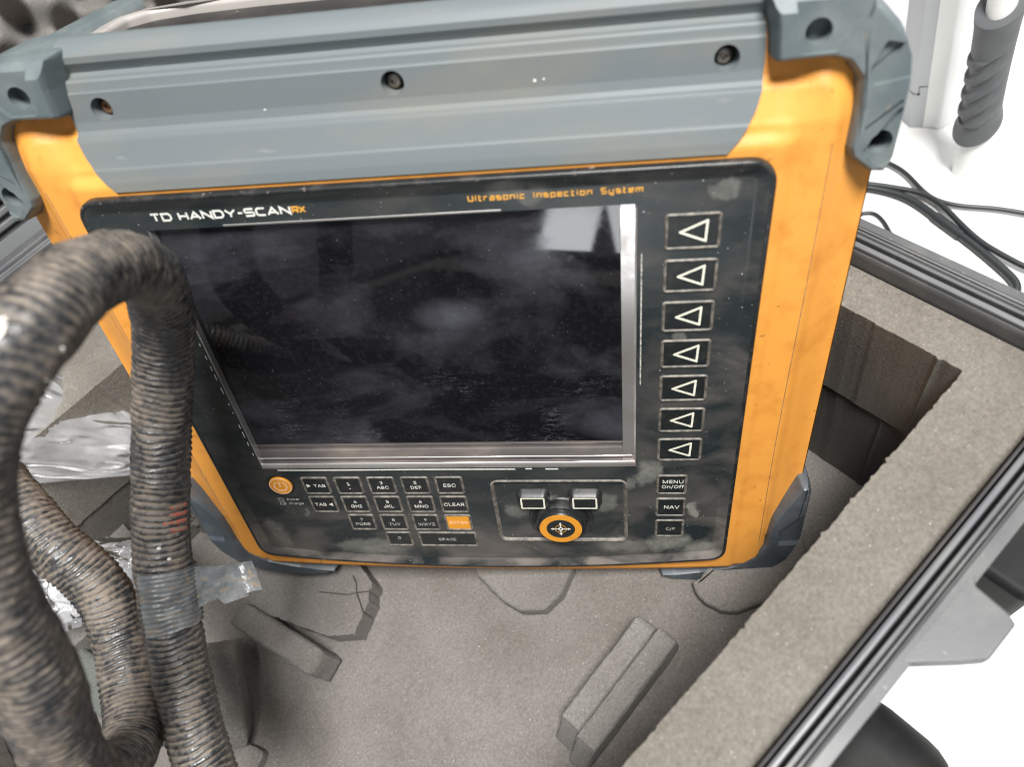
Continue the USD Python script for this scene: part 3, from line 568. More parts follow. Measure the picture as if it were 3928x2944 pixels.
def strokes(text, u0, v0, u1, h, wgt, gap=.34, space=.7):
    """Squared block lettering between u0 and u1 on the base line v0."""
    x, sh = 0.0, []
    for ch in text:
        if ch == " ":
            x += space; continue
        w_, ls = G[ch]
        sh += [LineString([(x + a, b) for a, b in l]) for l in ls]; x += w_ + gap
    k = (u1 - u0) / (x - gap)
    return unary_union([LineString([(u0 + a * k, v0 + b * h) for a, b in s.coords]).buffer(wgt / 2, cap_style=2, join_style=2) for s in sh])
dev.part("lettering", flat(strokes("TD HANDY-SCAN", -103.6, 83.1, -39.2, 3.2, 0.82), -0.7, -0.58), "print_white", parent=panel, label="white model lettering above the screen")
dev.part("lettering", flat(strokes("RX", -38.0, 83.5, -32.4, 2.5, 0.75, .3), -0.7, -0.58), "print_orange", parent=panel, label="small orange letters RX")
dev.part("lettering", flat(strokes("Ultrasonic Inspection System", 39.0, 84.1, 110.3, 2.3, 0.55, .62, 1.5), -0.7, -0.58), "print_orange", parent=panel, label="orange line Ultrasonic Inspection System")
def text(s, cu, cv, h, w, sx=1.0):
    m = meshkit.text_mesh(s, h, 0.09); v = np.array(m.vertices); b0, b1 = v.min(0), v.max(0)
    v[:, 0] = (v[:, 0] - (b0[0] + b1[0]) / 2) * sx + cu; v[:, 1] = v[:, 1] - h / 2 + cv; v[:, 2] += w
    return trimesh.Trimesh(v, m.faces, process=False)

def key(name, u0, v1, w_, h_, marks, look="key_black", label=None, edge="key_edge", rr=0.9):
    """marks: list of (mesh name, mesh, look) that sit on the key."""
    o = rrect(u0, v1 - h_, u0 + w_, v1, rr); op = ring_pts(o, 0.7)
    k = dev.part(name, prism(o.buffer(-0.95), -1.2, -0.42, 0.2, 0.8, 2), look, 40, label=label)
    dev.part("key_border", loft([(inset(op, d), z) for d, z in ((-0.55, -0.72), (-0.25, -0.2), (0.1, 0.02), (0.55, -0.05), (0.95, -0.35), (1.1, -0.75))], caps=False), edge, 40, parent=k)
    for nm, m, lk in marks:
        dev.part(nm, m, lk, parent=k)
    return k
KT = -0.42
for i in range(7):                                             # soft keys with outlined triangles
    u0, v1 = 119.98, 72.86 - i * 21.762
    tri = Polygon([(u0 + 5.9, v1 - 8.2), (u0 + 16.9, v1 - 3.1), (u0 + 16.5, v1 - 12.7)])
    key("soft_key", u0, v1, 22.25, 16.12, [("triangle_mark", flat(tri.buffer(0.5, join_style=1).difference(tri.buffer(-0.55, join_style=2)), KT, KT + 0.12), "print_cream")], rr=1.2)
MN = [[("MENU", 2.3, 2.6), ("On/Off", -1.9, 2.5)], [("NAV", 0, 2.8)], [("C/F", -0.6, 2.2)]]
for i in range(3):
    u0, v1 = 120.11, -86.25 - i * 19.43; c = (u0 + 8.6, v1 - 7.3)
    key("menu_key", u0, v1, 15.93, 15.02, [("legend", text(s, c[0], c[1] + dv, h, KT, 1.12), "print_dim" if i == 2 else "print_white") for s, dv, h in MN[i]])
KX, KY, KPX, KPY, KW, KH = -87.46, -86.67, 20.295, 17.11, 15.76, 14.18
def ktext(c, r, rows, w_=KW, dim=False, sc=1.0):
    cu, cv = KX + c * KPX + w_ / 2, KY - r * KPY - KH / 2
    return [("legend", text(s, cu, cv + dv, h * sc, KT, 1.12), "print_dim" if dim else "print_white") for s, dv, h in rows]
def arrow(cu, cv, d):
    return flat(Polygon([(cu - d * 1.3, cv + 1.5), (cu + d * 1.3, cv), (cu - d * 1.3, cv - 1.5)]), KT, KT + 0.09)
k = key("keypad_key", KX, KY, KW, KH, ktext(0, 0, [("TAB", 0, 2.5)], KW + 4))
dev.part("arrow_mark", arrow(KX + 3.2, KY - 7.1, 1), "print_white", parent=k)
k = key("keypad_key", KX, KY - KPY, KW, KH, ktext(0, 1, [("TAB", 0, 2.5)], KW - 4))
dev.part("arrow_mark", arrow(KX + 12.3, KY - KPY - 7.1, -1), "print_white", parent=k)
rows = {(0, 1): [("1", 1.6, 2.5), ("-", -2.6, 2.2)], (0, 2): [("2", 2.5, 2.4), ("ABC", -1.7, 2.4)], (0, 3): [("3", 2.5, 2.4), ("DEF", -1.7, 2.4)], (0, 4): [("ESC", 0, 2.6)],
        (1, 1): [("4", 2.5, 2.4), ("GHI", -1.7, 2.4)], (1, 2): [("5", 2.5, 2.4), ("JKL", -1.7, 2.4)], (1, 3): [("6", 2.5, 2.4), ("MNO", -1.7, 2.4)], (1, 4): [("CLEAR", 0, 2.6)],
        (2, 1): [("7", 2.5, 2.4), ("PQRS", -1.7, 2.4)], (2, 2): [("8", 2.5, 2.4), ("TUV", -1.7, 2.4)], (2, 3): [("9", 2.5, 2.4), ("WXYZ", -1.7, 2.4)], (3, 2): [("0", 1.6, 2.4), (".", -3.0, 2.0)]}
for (r, c), rw_ in rows.items():
    key("keypad_key", KX + c * KPX, KY - r * KPY, KW, KH - 1.0 * (r == 3), ktext(c, r, rw_, dim=r >= 2 and c < 4))
key("enter_key", KX + 4 * KPX, KY - 2 * KPY, KW, KH, [("legend", text("ENTER", KX + 4 * KPX + KW / 2, KY - 2 * KPY - KH / 2, 2.4, KT, 1.1), "print_pink")], "key_orange", label="orange ENTER key")
key("space_key", KX + 3 * KPX + 0.7, KY - 3 * KPY, 2 * KPX - 4.2, KH - 1.0, [("legend", text("SPACE", KX + 3 * KPX + 18.5, KY - 3 * KPY - 6.6, 2.3, KT, 1.12), "print_dim")])
# power button
pc = (-101.6, -93.2); disc = Point(pc).buffer(7.2, quad_segs=24)
pb = dev.part("power_button", prism(disc, -1.2, 0.5, 0.5, 0.9), "key_orange", 40, label="round orange power button")
dev.part("button_well", flat(disc.buffer(1.3).difference(disc.buffer(0.15)), -0.72, -0.64), "groove_black", parent=pb)
dev.part("button_ring", flat(disc.buffer(-0.4).difference(disc.buffer(-1.0)), 0.5, 0.56), "print_pink", parent=pb)
arc = Point(pc).buffer(4.3).difference(Point(pc).buffer(3.4)).difference(Polygon([pc, (pc[0] - 3, pc[1] + 6), (pc[0] + 3, pc[1] + 6)]))
dev.part("power_mark", flat(unary_union([arc, sbox(pc[0] - .45, pc[1] - .3, pc[0] + .45, pc[1] + 4.6)]), 0.5, 0.58), "print_pink", parent=pb)
for v, s in ((-106.4, "Power"), (-110.2, "Charge")):
    ld = dev.part("indicator_lamp", flat(sbox(-107.7, v - 1.2, -104.2, v + 1.2), -0.7, -0.62), "print_dim")
    dev.part("lamp_window", flat(sbox(-107.1, v - .75, -104.8, v + .75), -0.62, -0.58), "key_black", parent=ld)
    dev.part("legend", text(s, -98.0 if s == "Power" else -97.2, v, 1.75, -0.7, 1.15), "print_dim", parent=ld)
# pointer pad, its two buttons and joystick
tp = ring_pts(TRK, 1.0)
tk = dev.part("pointer_pad", prism(rrect(26.4, -144.8, 102.6, -90.8, 4), -3.6, -1.5, 0, 1.2), "panel_black", False)
dev.part("pad_border", loft([(inset(tp, d), z) for d, z in ((-0.4, -0.72), (0.0, -0.15), (0.5, 0.05), (1.0, -0.15), (1.7, -1.0), (2.0, -1.55))], caps=False), "key_edge", 40, parent=tk)
for uL in (42.3, 72.3):
    o = rrect(uL - 0.6, -111.2, uL + 14.8, -100.4, 1.4)
    p = ring_pts(o, 0.7)
    b1 = dev.part("pointer_button", loft([(inset(p, d), z) for d, z in ((-2.2, -1.55), (-1.2, 0.6), (-0.2, 2.5), (0.2, 2.9), (0.5, 3.0))]), "panel_rim", 40)
    dev.part("button_frame", flat(rrect(uL, -110.6, uL + 14.2, -101.0, 0.9).difference(rrect(uL + 1.0, -109.6, uL + 13.2, -102.0, 0.3)), 3.0, 3.12), "print_cream", parent=b1)
    dev.part("button_face", flat(rrect(uL + 1.0, -109.6, uL + 13.2, -102.0, 0.3), 3.0, 3.06), "key_black", parent=b1)
jc = np.array([64.5, -125.3])
def lathe(prof, c):
    p = np.array(prof, float); n = 56; a = np.arange(n) / n * 2 * math.pi
    return loft([(np.c_[c[0] + r * np.cos(a), c[1] + r * np.sin(a)], z) for r, z in p])
jo = dev.part("joystick", lathe([(19.5, -1.55), (19.0, -0.6), (17.6, -0.1), (16.6, -0.7), (15.6, -0.9), (15.2, 1.0), (14.6, 2.2), (13.6, 2.4), (13.3, 4.6), (12.9, 5.6), (12.4, 5.9)], jc), "panel_rim", 40, label="round pointer joystick with orange ring")
jt = jc
dev.part("orange_ring", flat(Point(jt).buffer(12.5, quad_segs=24).difference(Point(jt).buffer(8.4, quad_segs=24)), 5.7, 6.15), "key_orange", parent=jo)
dev.part("joystick_cap", lathe([(8.3, 5.7), (8.2, 6.3), (7.7, 6.5), (7.2, 6.1), (6.6, 6.0)], jt), "key_black", 40, parent=jo)
cr_ = [sbox(jt[0] - 5.0, jt[1] - .3, jt[0] + 5.0, jt[1] + .3), sbox(jt[0] - .3, jt[1] - 5.0, jt[0] + .3, jt[1] + 5.0), Point(jt).buffer(1.5).difference(Point(jt).buffer(0.7))]
for dx, dy in ((1, 0), (-1, 0), (0, 1), (0, -1)):
    e = jt + 6.0 * np.array([dx, dy]); q_ = np.array([-dy, dx])
    cr_.append(Polygon([e, e - 1.7 * np.array([dx, dy]) + q_ * .95, e - 1.7 * np.array([dx, dy]) - q_ * .95]))
dev.part("arrow_cross", flat(unary_union(cr_).difference(Point(jt).buffer(0.7)), 6.12, 6.22), "print_white", parent=jo)
dev.part("target_ring", flat(Point(jt).buffer(3.5).difference(Point(jt).buffer(3.1)), 6.12, 6.19), "print_orange", parent=jo)

# grey bar across the top: stepped extrusion with rounded lip, cut to its outline, counterbored
prof = [(96.2, -6), (96.2, -2.6), (97.2, -1.2), (101, -1.9), (106.4, -3.6), (107.2, -4.3), (112, -6.2), (117.4, -8.3), (118.6, -9.0), (119.1, -10.8), (120.5, -12.0), (124, -12.9), (130, -13.3), (135.4, -13.7), (136.2, -14.3), (139.4, -15.0), (140.3, -15.8), (140.6, -18.6),
        (142.0, -20.2), (143.5, -19.6), (146.0, -18.2), (148.5, -18.3), (151.0, -20.0), (153.0, -23.0), (154.0, -27.0), (153.8, -31.0), (152.4, -34.0), (148, -36), (96.2, -36)]
pr_ = np.array(prof); nb = len(pr_)
bar = m3.CrossSection([np.c_[pr_[:, 0], pr_[:, 1]].tolist()]) if Polygon(prof).exterior.is_ccw else m3.CrossSection([np.c_[pr_[:, 0], pr_[:, 1]][::-1].tolist()])
bm_ = bar.extrude(400)                                          # (v, w, u)
bm_ = bm_.transform([[0, 0, 1, -185], [1, 0, 0, 0], [0, 1, 0, 0]])
outl = bar_poly
cut = m3.CrossSection([np.array(ring_pts(outl, 1.5)).tolist()]).extrude(60).translate([0, 0, -50])
bm_ = bm_ ^ cut
SC = [(-112.0, 128.8), (13.5, 129.8), (141.2, 129.2)]
for u, v in SC:
    bm_ = bm_ - m3.Manifold.cylinder(12, 4.3, 4.9, 40).translate([u, v, -21.5])
barp = dev.part("top_bar", bm_, "grey_bar", 28)
for i, (u, v) in enumerate(SC):
    lk = "rusty_steel" if i == 0 else "steel"
    s_ = dev.part("screw", join(lathe([(2.9, -20.5), (2.9, -18.4), (2.4, -17.9), (1.35, -17.8), (1.3, -19.2), (0.05, -19.2)], (u - 0.5, v - 0.6))), lk, 40, parent=barp)
    dev.part("screw_well", lathe([(4.25, -21.6), (4.25, -20.6)], (u, v)), "hole_dark", parent=barp)
for u, v, r in ((-41.5, 123.4, .55), (69.5, 126.6, .6), (73.0, 126.9, .4)):
    dev.part("paint_fleck", prism(Point(u, v).buffer(r), -13.2, -12.75, 0.1, 0.5), "white_mark", 40, parent=barp)

# top behind the bar: dark recess with pale curved rim
rec = Polygon([(-118, -36), (-116, -62), (-108, -71), (-92, -76), (-60, -79), (90, -79), (124, -74), (140, -64), (142, -36)])
def topm(poly, v0, v1, bev=0.0, st=1.5):                        # polygon in (u, w), thick along v
    m = prism(Polygon([(u, -w) for u, w in poly.exterior.coords]), v0, v1, bev, st) if not len(poly.interiors) else flat(Polygon([(u, -w) for u, w in poly.exterior.coords], [[(u, -w) for u, w in h.coords] for h in poly.interiors]), v0, v1)
    v = np.array(m.vertices); v = np.stack([v[:, 0], v[:, 2], -v[:, 1]], 1)
    m = trimesh.Trimesh(v, m.faces[:, ::-1], process=False)
    return m
dev.part("handle_recess", topm(soften(rec, 5).buffer(3), 146, 147.2), "recess_black", 30)
rim_ = LineString([(-119, -33), (-121, -52), (-121, -66), (-114, -77.5), (-97, -84), (-60, -86.5), (20, -87), (95, -86.5), (132, -80), (147, -66), (149, -36)])
rim_ = soften(rim_.buffer(3.4, cap_style=2), 2)
dev.part("recess_rim", topm(rim_, 144, 151.5, 2.2), "pale_rim", 40)

# corner bumpers
def bumper_top(mirror):
    base = soften(BT, 1.2)
    p = ring_pts(base, 0.8)
    m = man(loft([(p, -44.0), (p, -13.0), (inset(p, 0.9), -6.5), (inset(p, 1.6), -4.3), (inset(p, 2.6), -3.2), (inset(p, 3.4), -3.0)]))
    m = m.split_by_plane((0, 0.955, 0.30), 135.6)[1] if False else m
    # slope of the upper edge: everything above the front's top edge falls back
    cutb = m3.Manifold.cube((120, 60, 60)).translate([140, 0, 0]).rotate([-38, 0, 0]).translate([0, 145.4, -3.0])
    m = m - cutb
    pk = [Polygon([(161.6, 150), (163.2, 133.4), (165.6, 131.2), (177.2, 131.4), (186.5, 142), (188, 150)]), Polygon([(189.4, 124), (192, 118.6), (208, 121.5), (208, 131), (193.4, 134.2)]), Polygon([(192.6, 94.0), (201, 86.6), (208, 92), (208, 108), (203, 110.5)])]
    for q_ in pk:
        m = m - man(prism(soften(q_, 1.0), -5.4, 2.0, 0, 1.0))
    m = m - man(prism(LineString([(192.4, 103.0), (203, 112.4)]).buffer(0.55), -4.4, 2, 0, 0.5)) - man(prism(LineString([(190.6, 124.0), (203.5, 136)]).buffer(0.4), -6.2, 2, 0, 0.5))
    for c in ((170.6, 138.2), (199.2, 96.6)):
        m = m - m3.Manifold.cylinder(30, 4.2, 4.7, 40).translate([c[0], c[1], -26])
    return m.transform([[-1, 0, 0, 2 * U0], [0, 1, 0, 0], [0, 0, 1, 0]]) if mirror else m
for mir in (False, True):
    b_ = dev.part("corner_bumper", bumper_top(mir), "grey_bumper", 32)
    ap = soften(Polygon([(169, 128), (203, 128), (202.5, 131), (199, 138), (192, 145), (184, 149), (171, 149.6), (168, 146)]), 2)
    if mir:
        ap = Polygon([(fx(u), v) for u, v in ap.exterior.coords])
    dev.part("bumper_arm", prism(ap, -117, -12, 0, 1.0), "grey_bumper", 35, parent=b_)
    for c in ((170.6, 138.2), (199.2, 96.6)):
        c = (fx(c[0]), c[1]) if mir else c
        dev.part("bolt_hole", lathe([(4.15, -26.2), (4.15, -21.0)], c), "hole_dark", parent=b_)
def bumper_low(mirror):
    base = soften(BL, 1.0)
    p = ring_pts(base, 0.9)
    m = man(loft([(p, -48.0), (p, -14.0), (inset(p, 0.6), -8.0), (inset(p, 2.0), -4.6), (inset(p, 2.6), -4.0)]))
    m = m - man(prism(soften(Polygon([(191.8, -140), (209, -118), (209, -152), (192.8, -153.6)]), 0.8), -7.4, 2, 0, 1))
    return m.transform([[-1, 0, 0, 2 * U0], [0, 1, 0, 0], [0, 0, 1, 0]]) if mirror else m
for mir in (False, True):
    dev.part("corner_bumper", bumper_low(mir), "grey_bumper_low", 32, label="lower corner bumper, darker and dirtier")

# ================================================================ wrapped hose
HOSE = [[-227.6, -49.9, 16.6], [-205.3, -64.6, 17.9], [-189.7, -77.7, 12.7], [-179.0, -88.8, 5.5], [-168.6, -96.8, -3.9], [-159.3, -105.3, -13.0], [-153.8, -116.2, -21.1], [-149.2, -128.9, -28.1], [-145.3, -139.8, -32.1], [-141.2, -150.5, -34.5], [-135.9, -162.5, -34.9], [-129.3, -173.6, -30.7], [-121.8, -183.4, -17.7], [-112.1, -188.9, 6.9], [-101.0, -180.3, 37.6], [-85.6, -167.0, 68.2], [-75.1, -155.0, 93.8], [-72.2, -144.2, 114.4], [-69.9, -130.2, 129.0], [-67.0, -116.5, 139.7], [-62.7, -105.1, 147.3], [-57.0, -94.7, 151.5], [-52.5, -84.4, 152.8], [-51.1, -73.2, 150.7], [-55.7, -56.2, 143.6], [-63.7, -33.8, 127.9], [-70.4, -16.9, 110.0], [-78.6, -9.8, 90.3], [-88.7, -13.0, 71.1], [-96.9, -22.7, 55.7], [-104.3, -37.9, 40.4], [-109.9, -56.2, 26.4], [-113.9, -76.3, 12.2], [-115.7, -97.2, -0.8], [-114.7, -116.1, -12.4], [-113.0, -133.9, -24.1], [-109.5, -152.9, -34.7], [-104.8, -168.7, -42.0], [-99.9, -182.2, -48.5], [-91.9, -199.3, -56.3]]
H0 = spline(HOSE, 1.0)
from scipy.ndimage import gaussian_filter1d
H0 = gaussian_filter1d(H0, 6, axis=0, mode="nearest")
hz = Thing("wrapped_hose", "thick black cable hose wrapped in muddy ribbed tape, looping in the foreground", "cable", WLD, tuple(H0[-1]))
def ribbed(P, r0, pitch, seed, seg=44, rib=0.75, skew=0.55):
    st = 0.42; s0 = np.r_[0, np.cumsum(np.linalg.norm(np.diff(P, axis=0), axis=1))]; s = np.arange(0, s0[-1], st)
    P = np.stack([np.interp(s, s0, P[:, k]) for k in range(3)], 1)
    P = gaussian_filter1d(P, 5, axis=0, mode="nearest")
    m = tube(P, 1.0, seg, False); V = np.array(m.vertices).reshape(len(P), seg, 3); D = V - P[:, None]
    th = np.arange(seg) / seg * 2 * math.pi
    ph = (s[:, None] + skew * np.sin(th)[None] * 2.2) / pitch + th[None] / (2 * math.pi)
    cell = np.floor(ph)
    X = np.stack([np.broadcast_to(s[:, None] / 9, ph.shape), np.cos(th)[None] * 1.6 + 0 * ph, np.sin(th)[None] * 1.6 + 0 * ph], -1)
    n1 = meshkit.fbm(X * 1.0, 4, seed); n2 = meshkit.fbm(X * np.array([6.0, 2.2, 2.2]), 4, seed + 3); n3 = meshkit.fbm(X * np.array([0.35, 0.8, 0.8]), 3, seed + 5)
    n4_ = meshkit.fbm(X * np.array([0.8, 0.5, 0.5]), 2, seed + 12)
    fr_ = ph + (n2 - 0.5) * 0.45 + (n4_ - 0.5) * 1.6; fr_ = fr_ - np.floor(fr_)
    n4 = meshkit.fbm(X * np.array([1.3, 1.1, 1.1]), 3, seed + 8); smear = np.clip((n4 - 0.44) * 6, 0, 1)
    shape = np.where(fr_ < 0.78, np.sin(fr_ / 0.78 * math.pi / 2) ** 0.7, (1 - fr_) / 0.22)
    amp = rib * (0.45 + 1.1 * np.clip((n1 - 0.25) * 1.8, 0, 1))
    shape = shape * (1 - 0.35 * smear) + 0.28 * smear
    R = r0 - rib + amp * shape + (n1 - 0.5) * 1.0 + (n2 - 0.5) * 0.35
    V = P[:, None] + D * R[..., None]
    dirt = np.clip(1.06 - 1.10 * shape + (n3 - 0.5) * 1.7 + (n2 - 0.5) * 1.1, 0, 1)
    return trimesh.Trimesh(V.reshape(-1, 3), m.faces, process=False), dirt.reshape(-1), P
hm, hd, HP = ribbed(H0, 13.1, 3.0, 4, rib=0.85)
hose = hz.part("hose", hm, "hose_wrap", True, prim={"dirt": hd})
# red paint, flecks and torn tape on it
def on_hose(i, ang, lift=0.25):
    T = HP[min(i + 3, len(HP) - 1)] - HP[i - 3]; T /= np.linalg.norm(T)
    tocam = np.array([133.4, -188.4, 283.7]) - HP[i]; n = tocam - T * (tocam @ T); n /= np.linalg.norm(n); b = np.cross(T, n)
    d = math.cos(ang) * n + math.sin(ang) * b
    return HP[i] + d * (13.1 + lift), T, d, np.cross(T, d)
def near(pt):
    return int(np.argmin(np.linalg.norm(HP - np.array(pt), axis=1)))
def patch(i0, di, a0, a1, seed, lift=0.32, nu=16, nv=9):
    V = []
    for j in range(nv):
        for k_ in range(nu):
            e = abs(j / (nv - 1) - .5) * 2
            a = a0 + (a1 - a0) * (k_ / (nu - 1)) * (1 - 0.25 * e * rng.random())
            p, T, d, s = on_hose(i0 + int(di * (j / (nv - 1) + 0.15 * rng.random())), a, lift * (1 - 0.6 * e)); V.append(p)
    g = np.arange(nu * nv).reshape(nv, nu)
    return np.array(V), np.stack([g[:-1, :-1], g[:-1, 1:], g[1:, 1:], g[1:, :-1]], -1).reshape(-1, 4)
i0 = near((-113.2, -73, 14))
for k_ in range(4):
    hz.part("red_paint", patch(i0 + k_ * 9, 5, -0.95, -0.25 + 0.25 * rng.random(), k_), "red_mark", True, parent=hose)
for pt, a in (((-115, -90, 3), .1), ((-115.4, -95, 0), -.2), ((-115, -104, -5), .2), ((-114.8, -110, -9), .0), ((-53, -88, 152), 1.0), ((-52, -80, 152.6), .8)):
    p, T, d, s = on_hose(near(pt), a, 0.1); m = trimesh.creation.icosphere(2, 1.0); v = np.array(m.vertices) * rng.uniform(.35, 1.0, 3)
    hz.part("paint_fleck", trimesh.Trimesh(p + v[:, :1] * T + v[:, 1:2] * s + v[:, 2:] * d * 0.35, m.faces, process=False), "white_mark", True, parent=hose)
hz.part("white_scrap", patch(near((-53.0, -88.0, 151.8)), 15, -1.1, -0.3, 5, 0.5, 24, 12), "white_mark", True, parent=hose)
# wide loose tape: wraps the hose and sticks out to the right
ia = near((-114.0, -122, -16.5))
Fp = np.array([[-108.7, -102.1, -12.3], [-102.2, -98.4, -16.4], [-92.0, -93.4, -22.6], [-85.3, -110.2, -32.1], [-94.0, -108.7, -25.5], [-103.6, -117.9, -20.5]])
nu, nv = 60, 44
S, Tn = np.meshgrid(np.linspace(0, 1, nu), np.linspace(0, 1, nv), indexing="ij")
V = np.zeros((nu, nv, 3))
for j in range(nv):
    ii = int(ia - 62 + 66 * j / (nv - 1))
    for k_ in range(nu):
        s_ = k_ / (nu - 1)
        if s_ < 0.55:                                          # around the hose
            p, T, d, sd = on_hose(ii, -1.9 + 2.9 * s_ / 0.55, 0.9 + 0.35 * math.sin(j * 1.9 + s_ * 3)); V[k_, j] = p
        else:
            p, T, d, sd = on_hose(ii, 1.0, 0.9)
            q_ = (s_ - 0.55) / 0.45
            e0, e1 = np.array([-91.0, -93.0, -22.8]), np.array([-85.6, -107.5, -31.0])
            tip = e0 + (e1 - e0) * np.clip(0.05 + 0.9 * j / (nv - 1) * (1 if q_ > .75 else 0.7), 0, 1)
            V[k_, j] = p * (1 - q_) + tip * q_ + np.array([0, 0, 4.5]) * math.sin(q_ * math.pi) * (1 - 0.4 * j / nv)
V += (meshkit.fbm(V / 5.0, 3, 9)[..., None] - 0.5) * np.array([1.2, 1.2, 2.4])
g = np.arange(nu * nv).reshape(nu, nv); fq = np.stack([g[:-1, :-1], g[1:, :-1], g[1:, 1:], g[:-1, 1:]], -1).reshape(-1, 4)
flap = hz.part("tape_flap", (V.reshape(-1, 3), fq), "hose_tape", True, parent=hose, label="loose grey tape end sticking out sideways")
end = V[-1]; cc = spline(end[::6], 1.0); dirv = np.array([0.80, 0.43, -0.42])
tv = []
for p in cc:
    for k_ in range(14):
        q_ = k_ / 13 - 0.25
        tv.append(p + dirv * 9 * q_ + np.array([0, 0, 1.8]) * math.sin((q_ + .25) * math.pi) + rng.normal(0, 0.1, 3))
g = np.arange(len(tv)).reshape(len(cc), 14)
hz.part("tape_end", (np.array(tv), np.stack([g[:-1, :-1], g[1:, :-1], g[1:, 1:], g[:-1, 1:]], -1).reshape(-1, 4)), "hose_tape", True, parent=hose)

# ================================================================ clear plastic bag behind the hose
bag = Thing("plastic_bag", "crumpled clear plastic bag tucked behind the wrapped hose", "plastic bag", WLD, (-300, -20, -140))
def film(c00, c10, c11, c01, seed, n=110, m=84, amp=5.0, fold=(0.5, 3.2)):
    S, T_ = np.meshgrid(np.linspace(0, 1, n), np.linspace(0, 1, m), indexing="ij")
    c = [np.array(x, float) for x in (c00, c10, c11, c01)]
    P = ((1 - S) * (1 - T_))[..., None] * c[0] + (S * (1 - T_))[..., None] * c[1] + (S * T_)[..., None] * c[2] + ((1 - S) * T_)[..., None] * c[3]
    nrm = np.cross(c[1] - c[0], c[3] - c[0]); nrm /= np.linalg.norm(nrm); nrm *= np.sign(nrm[2])
    X = np.stack([S * fold[0] * 2.2, T_ * fold[1], S * 0 + seed], -1)
    X2 = X + (meshkit.fbm(X * 1.1, 3, seed)[..., None] - .5) * 1.6
    rid = 1 - np.abs(2 * meshkit.noise(X2 * 1.6, seed + 1) - 1); rid2 = 1 - np.abs(2 * meshkit.noise(X2 * np.array([3.0, 3.4, 1]) + 7, seed + 2) - 1); rid3 = 1 - np.abs(2 * meshkit.noise(X2 * np.array([9.0, 8.0, 1]) + 3, seed + 4) - 1)
    P = P + nrm * (amp * (rid + 0.5 * rid2 + 0.10 * rid3) - amp)[..., None] + nrm * (14 * np.sin(T_ * math.pi))[..., None]
    g = np.arange(n * m).reshape(n, m)
    return P.reshape(-1, 3), np.stack([g[:-1, :-1], g[1:, :-1], g[1:, 1:], g[:-1, 1:]], -1).reshape(-1, 4)
bag.part("film", film([-276, 32, 2], [-230, 34, -60], [-231, -12, -84], [-287, -36, -38], 3), "clear_film", True)
bag.part("film", film([-304, -57, -83], [-232, -43, -115], [-225, -87, -109], [-273, -115, -88], 8, amp=6, fold=(1.2, 2.6)), "clear_film", True)
bag.part("film", film([-310, -50, -96], [-240, -40, -128], [-230, -92, -122], [-282, -112, -104], 15, amp=6, fold=(1.2, 2.6)), "clear_film", True)
po = Thing("pouch", "small black soft pouch between the foam and the hose loop", "pouch", WLD, (-290, -122, -199))
pm = trimesh.creation.icosphere(4, 1.0); v = np.array(pm.vertices); v = np.sign(v) * np.abs(v) ** 0.7 * np.array([34, 24, 16]); v += (meshkit.fbm(v / 9, 3, 4)[:, None] - .5) * 4
po.part("pouch_body", trimesh.Trimesh(v + np.array([-288, -122, -182]), pm.faces, process=False), "latch_black", True)
an = np.linspace(0, 2 * math.pi, 60); po.part("piping", tube(np.c_[-288 + 33 * np.cos(an), -122 + 23 * np.sin(an), np.full(60, -176)], 0.8, 8), "cable_black", True)
offcut("foam_bar", "greenish grey foam strip seen between the two hose runs", foam_bar((-290, 128, -175), (-262, 45, -175), 26, 34, seed=91), "foam_green", (-275, 85, -175), "loose foam bars")

# ================================================================ things on the table behind
CAB = [[[276.7, 266.7], [283.6, 264.9], [301.2, 255.3], [315.6, 240.9], [328.0, 220.6], [339.9, 201.1], [350.9, 180.9], [358.5, 165.3], [362.1, 152.9], [359.2, 144.8], [354.7, 136.1]], [[276.9, 267.6], [284.6, 265.6], [303.4, 257.5], [320.4, 247.6], [329.7, 235.7], [336.3, 220.9], [346.8, 196.4], [358.3, 179.7], [370.6, 165.6], [379.3, 158.8]],
       [[292.1, 302.0], [303.1, 288.4], [313.7, 273.9], [322.8, 251.0], [332.1, 239.0], [346.9, 231.1], [365.7, 225.0], [384.1, 216.7], [397.3, 210.7]], [[268.1, 237.4], [274.6, 239.3], [283.2, 238.3], [289.2, 228.4], [291.8, 215.6], [294.9, 205.4], [296.3, 195.7]]]
lab = ["thick black cable with a joint, running diagonally over the table", "thinner black cable lying beside the thick one", "black cable curving off to the right edge of the table", "short thin black cable arching behind the case rim"]
for c, r_, lb, zz in zip(CAB, (3.3, 2.2, 1.9, 1.6), lab, (3.4, 6.5, 4.6, 1.7)):
    P = spline([(x, y, -ZT + zz) for x, y in c], 2.0)
    th = Thing("black_cable", lb, "cable", WLD, (c[0][0], c[0][1], -ZT), "black cables on the table")
    th.part("sheath", tube(P, r_, 14), "cable_black", True)
    if r_ == 3.3:
        k_ = int(len(P) * 0.40); th.part("joint_sleeve", tube(P[k_:k_ + 14], 4.1, 16), "cable_black", 40)
lean = np.array([-8.0, 10.0, 112.0]) / 112
def leanp(poly, z0, z1, bev=0.0):
    m = prism(poly, z0, z1, bev, 3.0); v = np.array(m.vertices); v[:, :2] += lean[:2] * (v[:, 2:] + ZT); return trimesh.Trimesh(v, m.faces, process=False)
cb_ = Thing("white_cabinet", "white boxy cabinet with a grey seamed side standing behind the scanner", "cabinet", WLD, (345, 345, -ZT))
cb_.part("side_panel", leanp(Polygon([(322, 345.6), (329.1, 329.1), (338.3, 326.8), (356, 352), (340, 362)]), -ZT, 60), "cabinet_grey")
cb_.part("front_panel", leanp(Polygon([(338.6, 326.9), (349.6, 321.8), (395, 341), (380, 372), (356.5, 352)]), -ZT - 0.0 + 1, 60, 1.0), "white_paint", 30)
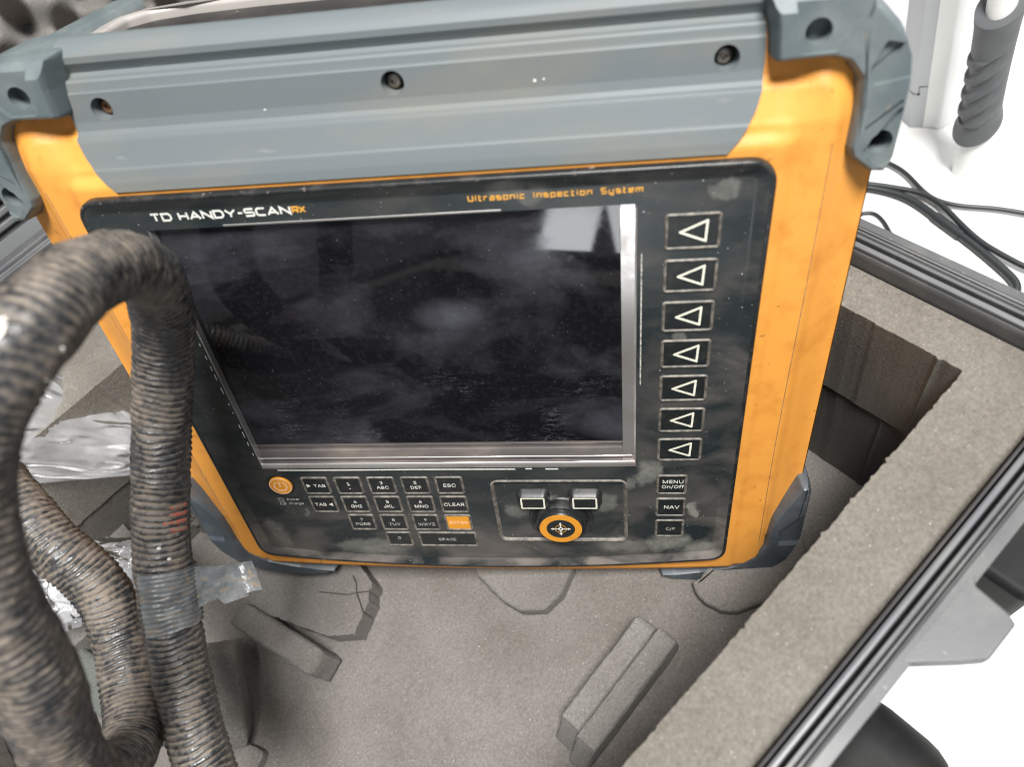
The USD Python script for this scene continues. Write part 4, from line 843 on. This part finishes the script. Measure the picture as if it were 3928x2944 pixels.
seam = [np.array([325.4, 337.6, -ZT + 33]), np.array([329.0, 329.0, -ZT + 33]), np.array([332.4, 328.1, -ZT + 33]), np.array([332.4, 328.1, -ZT + 40]), np.array([338.2, 326.7, -ZT + 40])]
seam = [p + np.array([lean[0] * (p[2] + ZT), lean[1] * (p[2] + ZT), 0]) for p in seam]
cb_.part("seam", join(*[tube([a, (a + b) / 2, b], 0.28, 6) for a, b in zip(seam[:-1], seam[1:])]), "cable_black", True)
cb_.part("screw", trimesh.Trimesh(trimesh.creation.icosphere(2, 1.0).vertices + seam[2], trimesh.creation.icosphere(2).faces, process=False), "cable_black", True)
gp = Thing("grip_pole", "white pole with a ribbed dark grey hand grip standing on the table", "pole", WLD, (354, 262, -ZT))
ax = lambda h: np.array([360 + lean[0] * h, 272 + lean[1] * h, -ZT + h])
gp.part("pole", tube([ax(h) for h in range(0, 301, 10)], np.array([11.5 if h < 45 else 9.0 for h in range(0, 301, 10)]), 32), "white_paint", 40)
hh = np.arange(43, 139, 0.8); nsg = 56; tha = np.arange(nsg) / nsg * 2 * math.pi; L_ = []
for h in hh:
    e = (h - 43) / 96.0
    r_ = 13.6 - 1.0 * math.sin(e * math.pi) + 1.8 * np.exp(-((e - 0.02) / 0.06) ** 2) + 1.0 * np.exp(-((e - 1) / 0.08) ** 2)
    ph = (h + 8.5 * np.cos(tha - 2.4)) / 13.5
    rib = 1.3 * np.clip(np.sin(2 * math.pi * ph) * 1.4, -1, 1) * np.clip(np.cos(tha + 2.6) * 1.6, 0, 1) * (0.16 < e < 0.72)
    o = ax(h); L_.append((np.c_[o[0] + (r_ + rib) * np.cos(tha), o[1] + (r_ + rib) * np.sin(tha)], o[2] + 9.0 * np.cos(tha - 0.6) * 1.0))
gp.part("grip", loft(L_), "grip_rubber", 50)
wb = Thing("wood_block", "small brown wooden block at the right edge behind the case corner", "block", WLD, (385, 130, -ZT))
wb.part("block", prism(rrect(364, 110, 402, 142, 2), -ZT, -ZT + 24, 1.5, 2), "wood", 30)
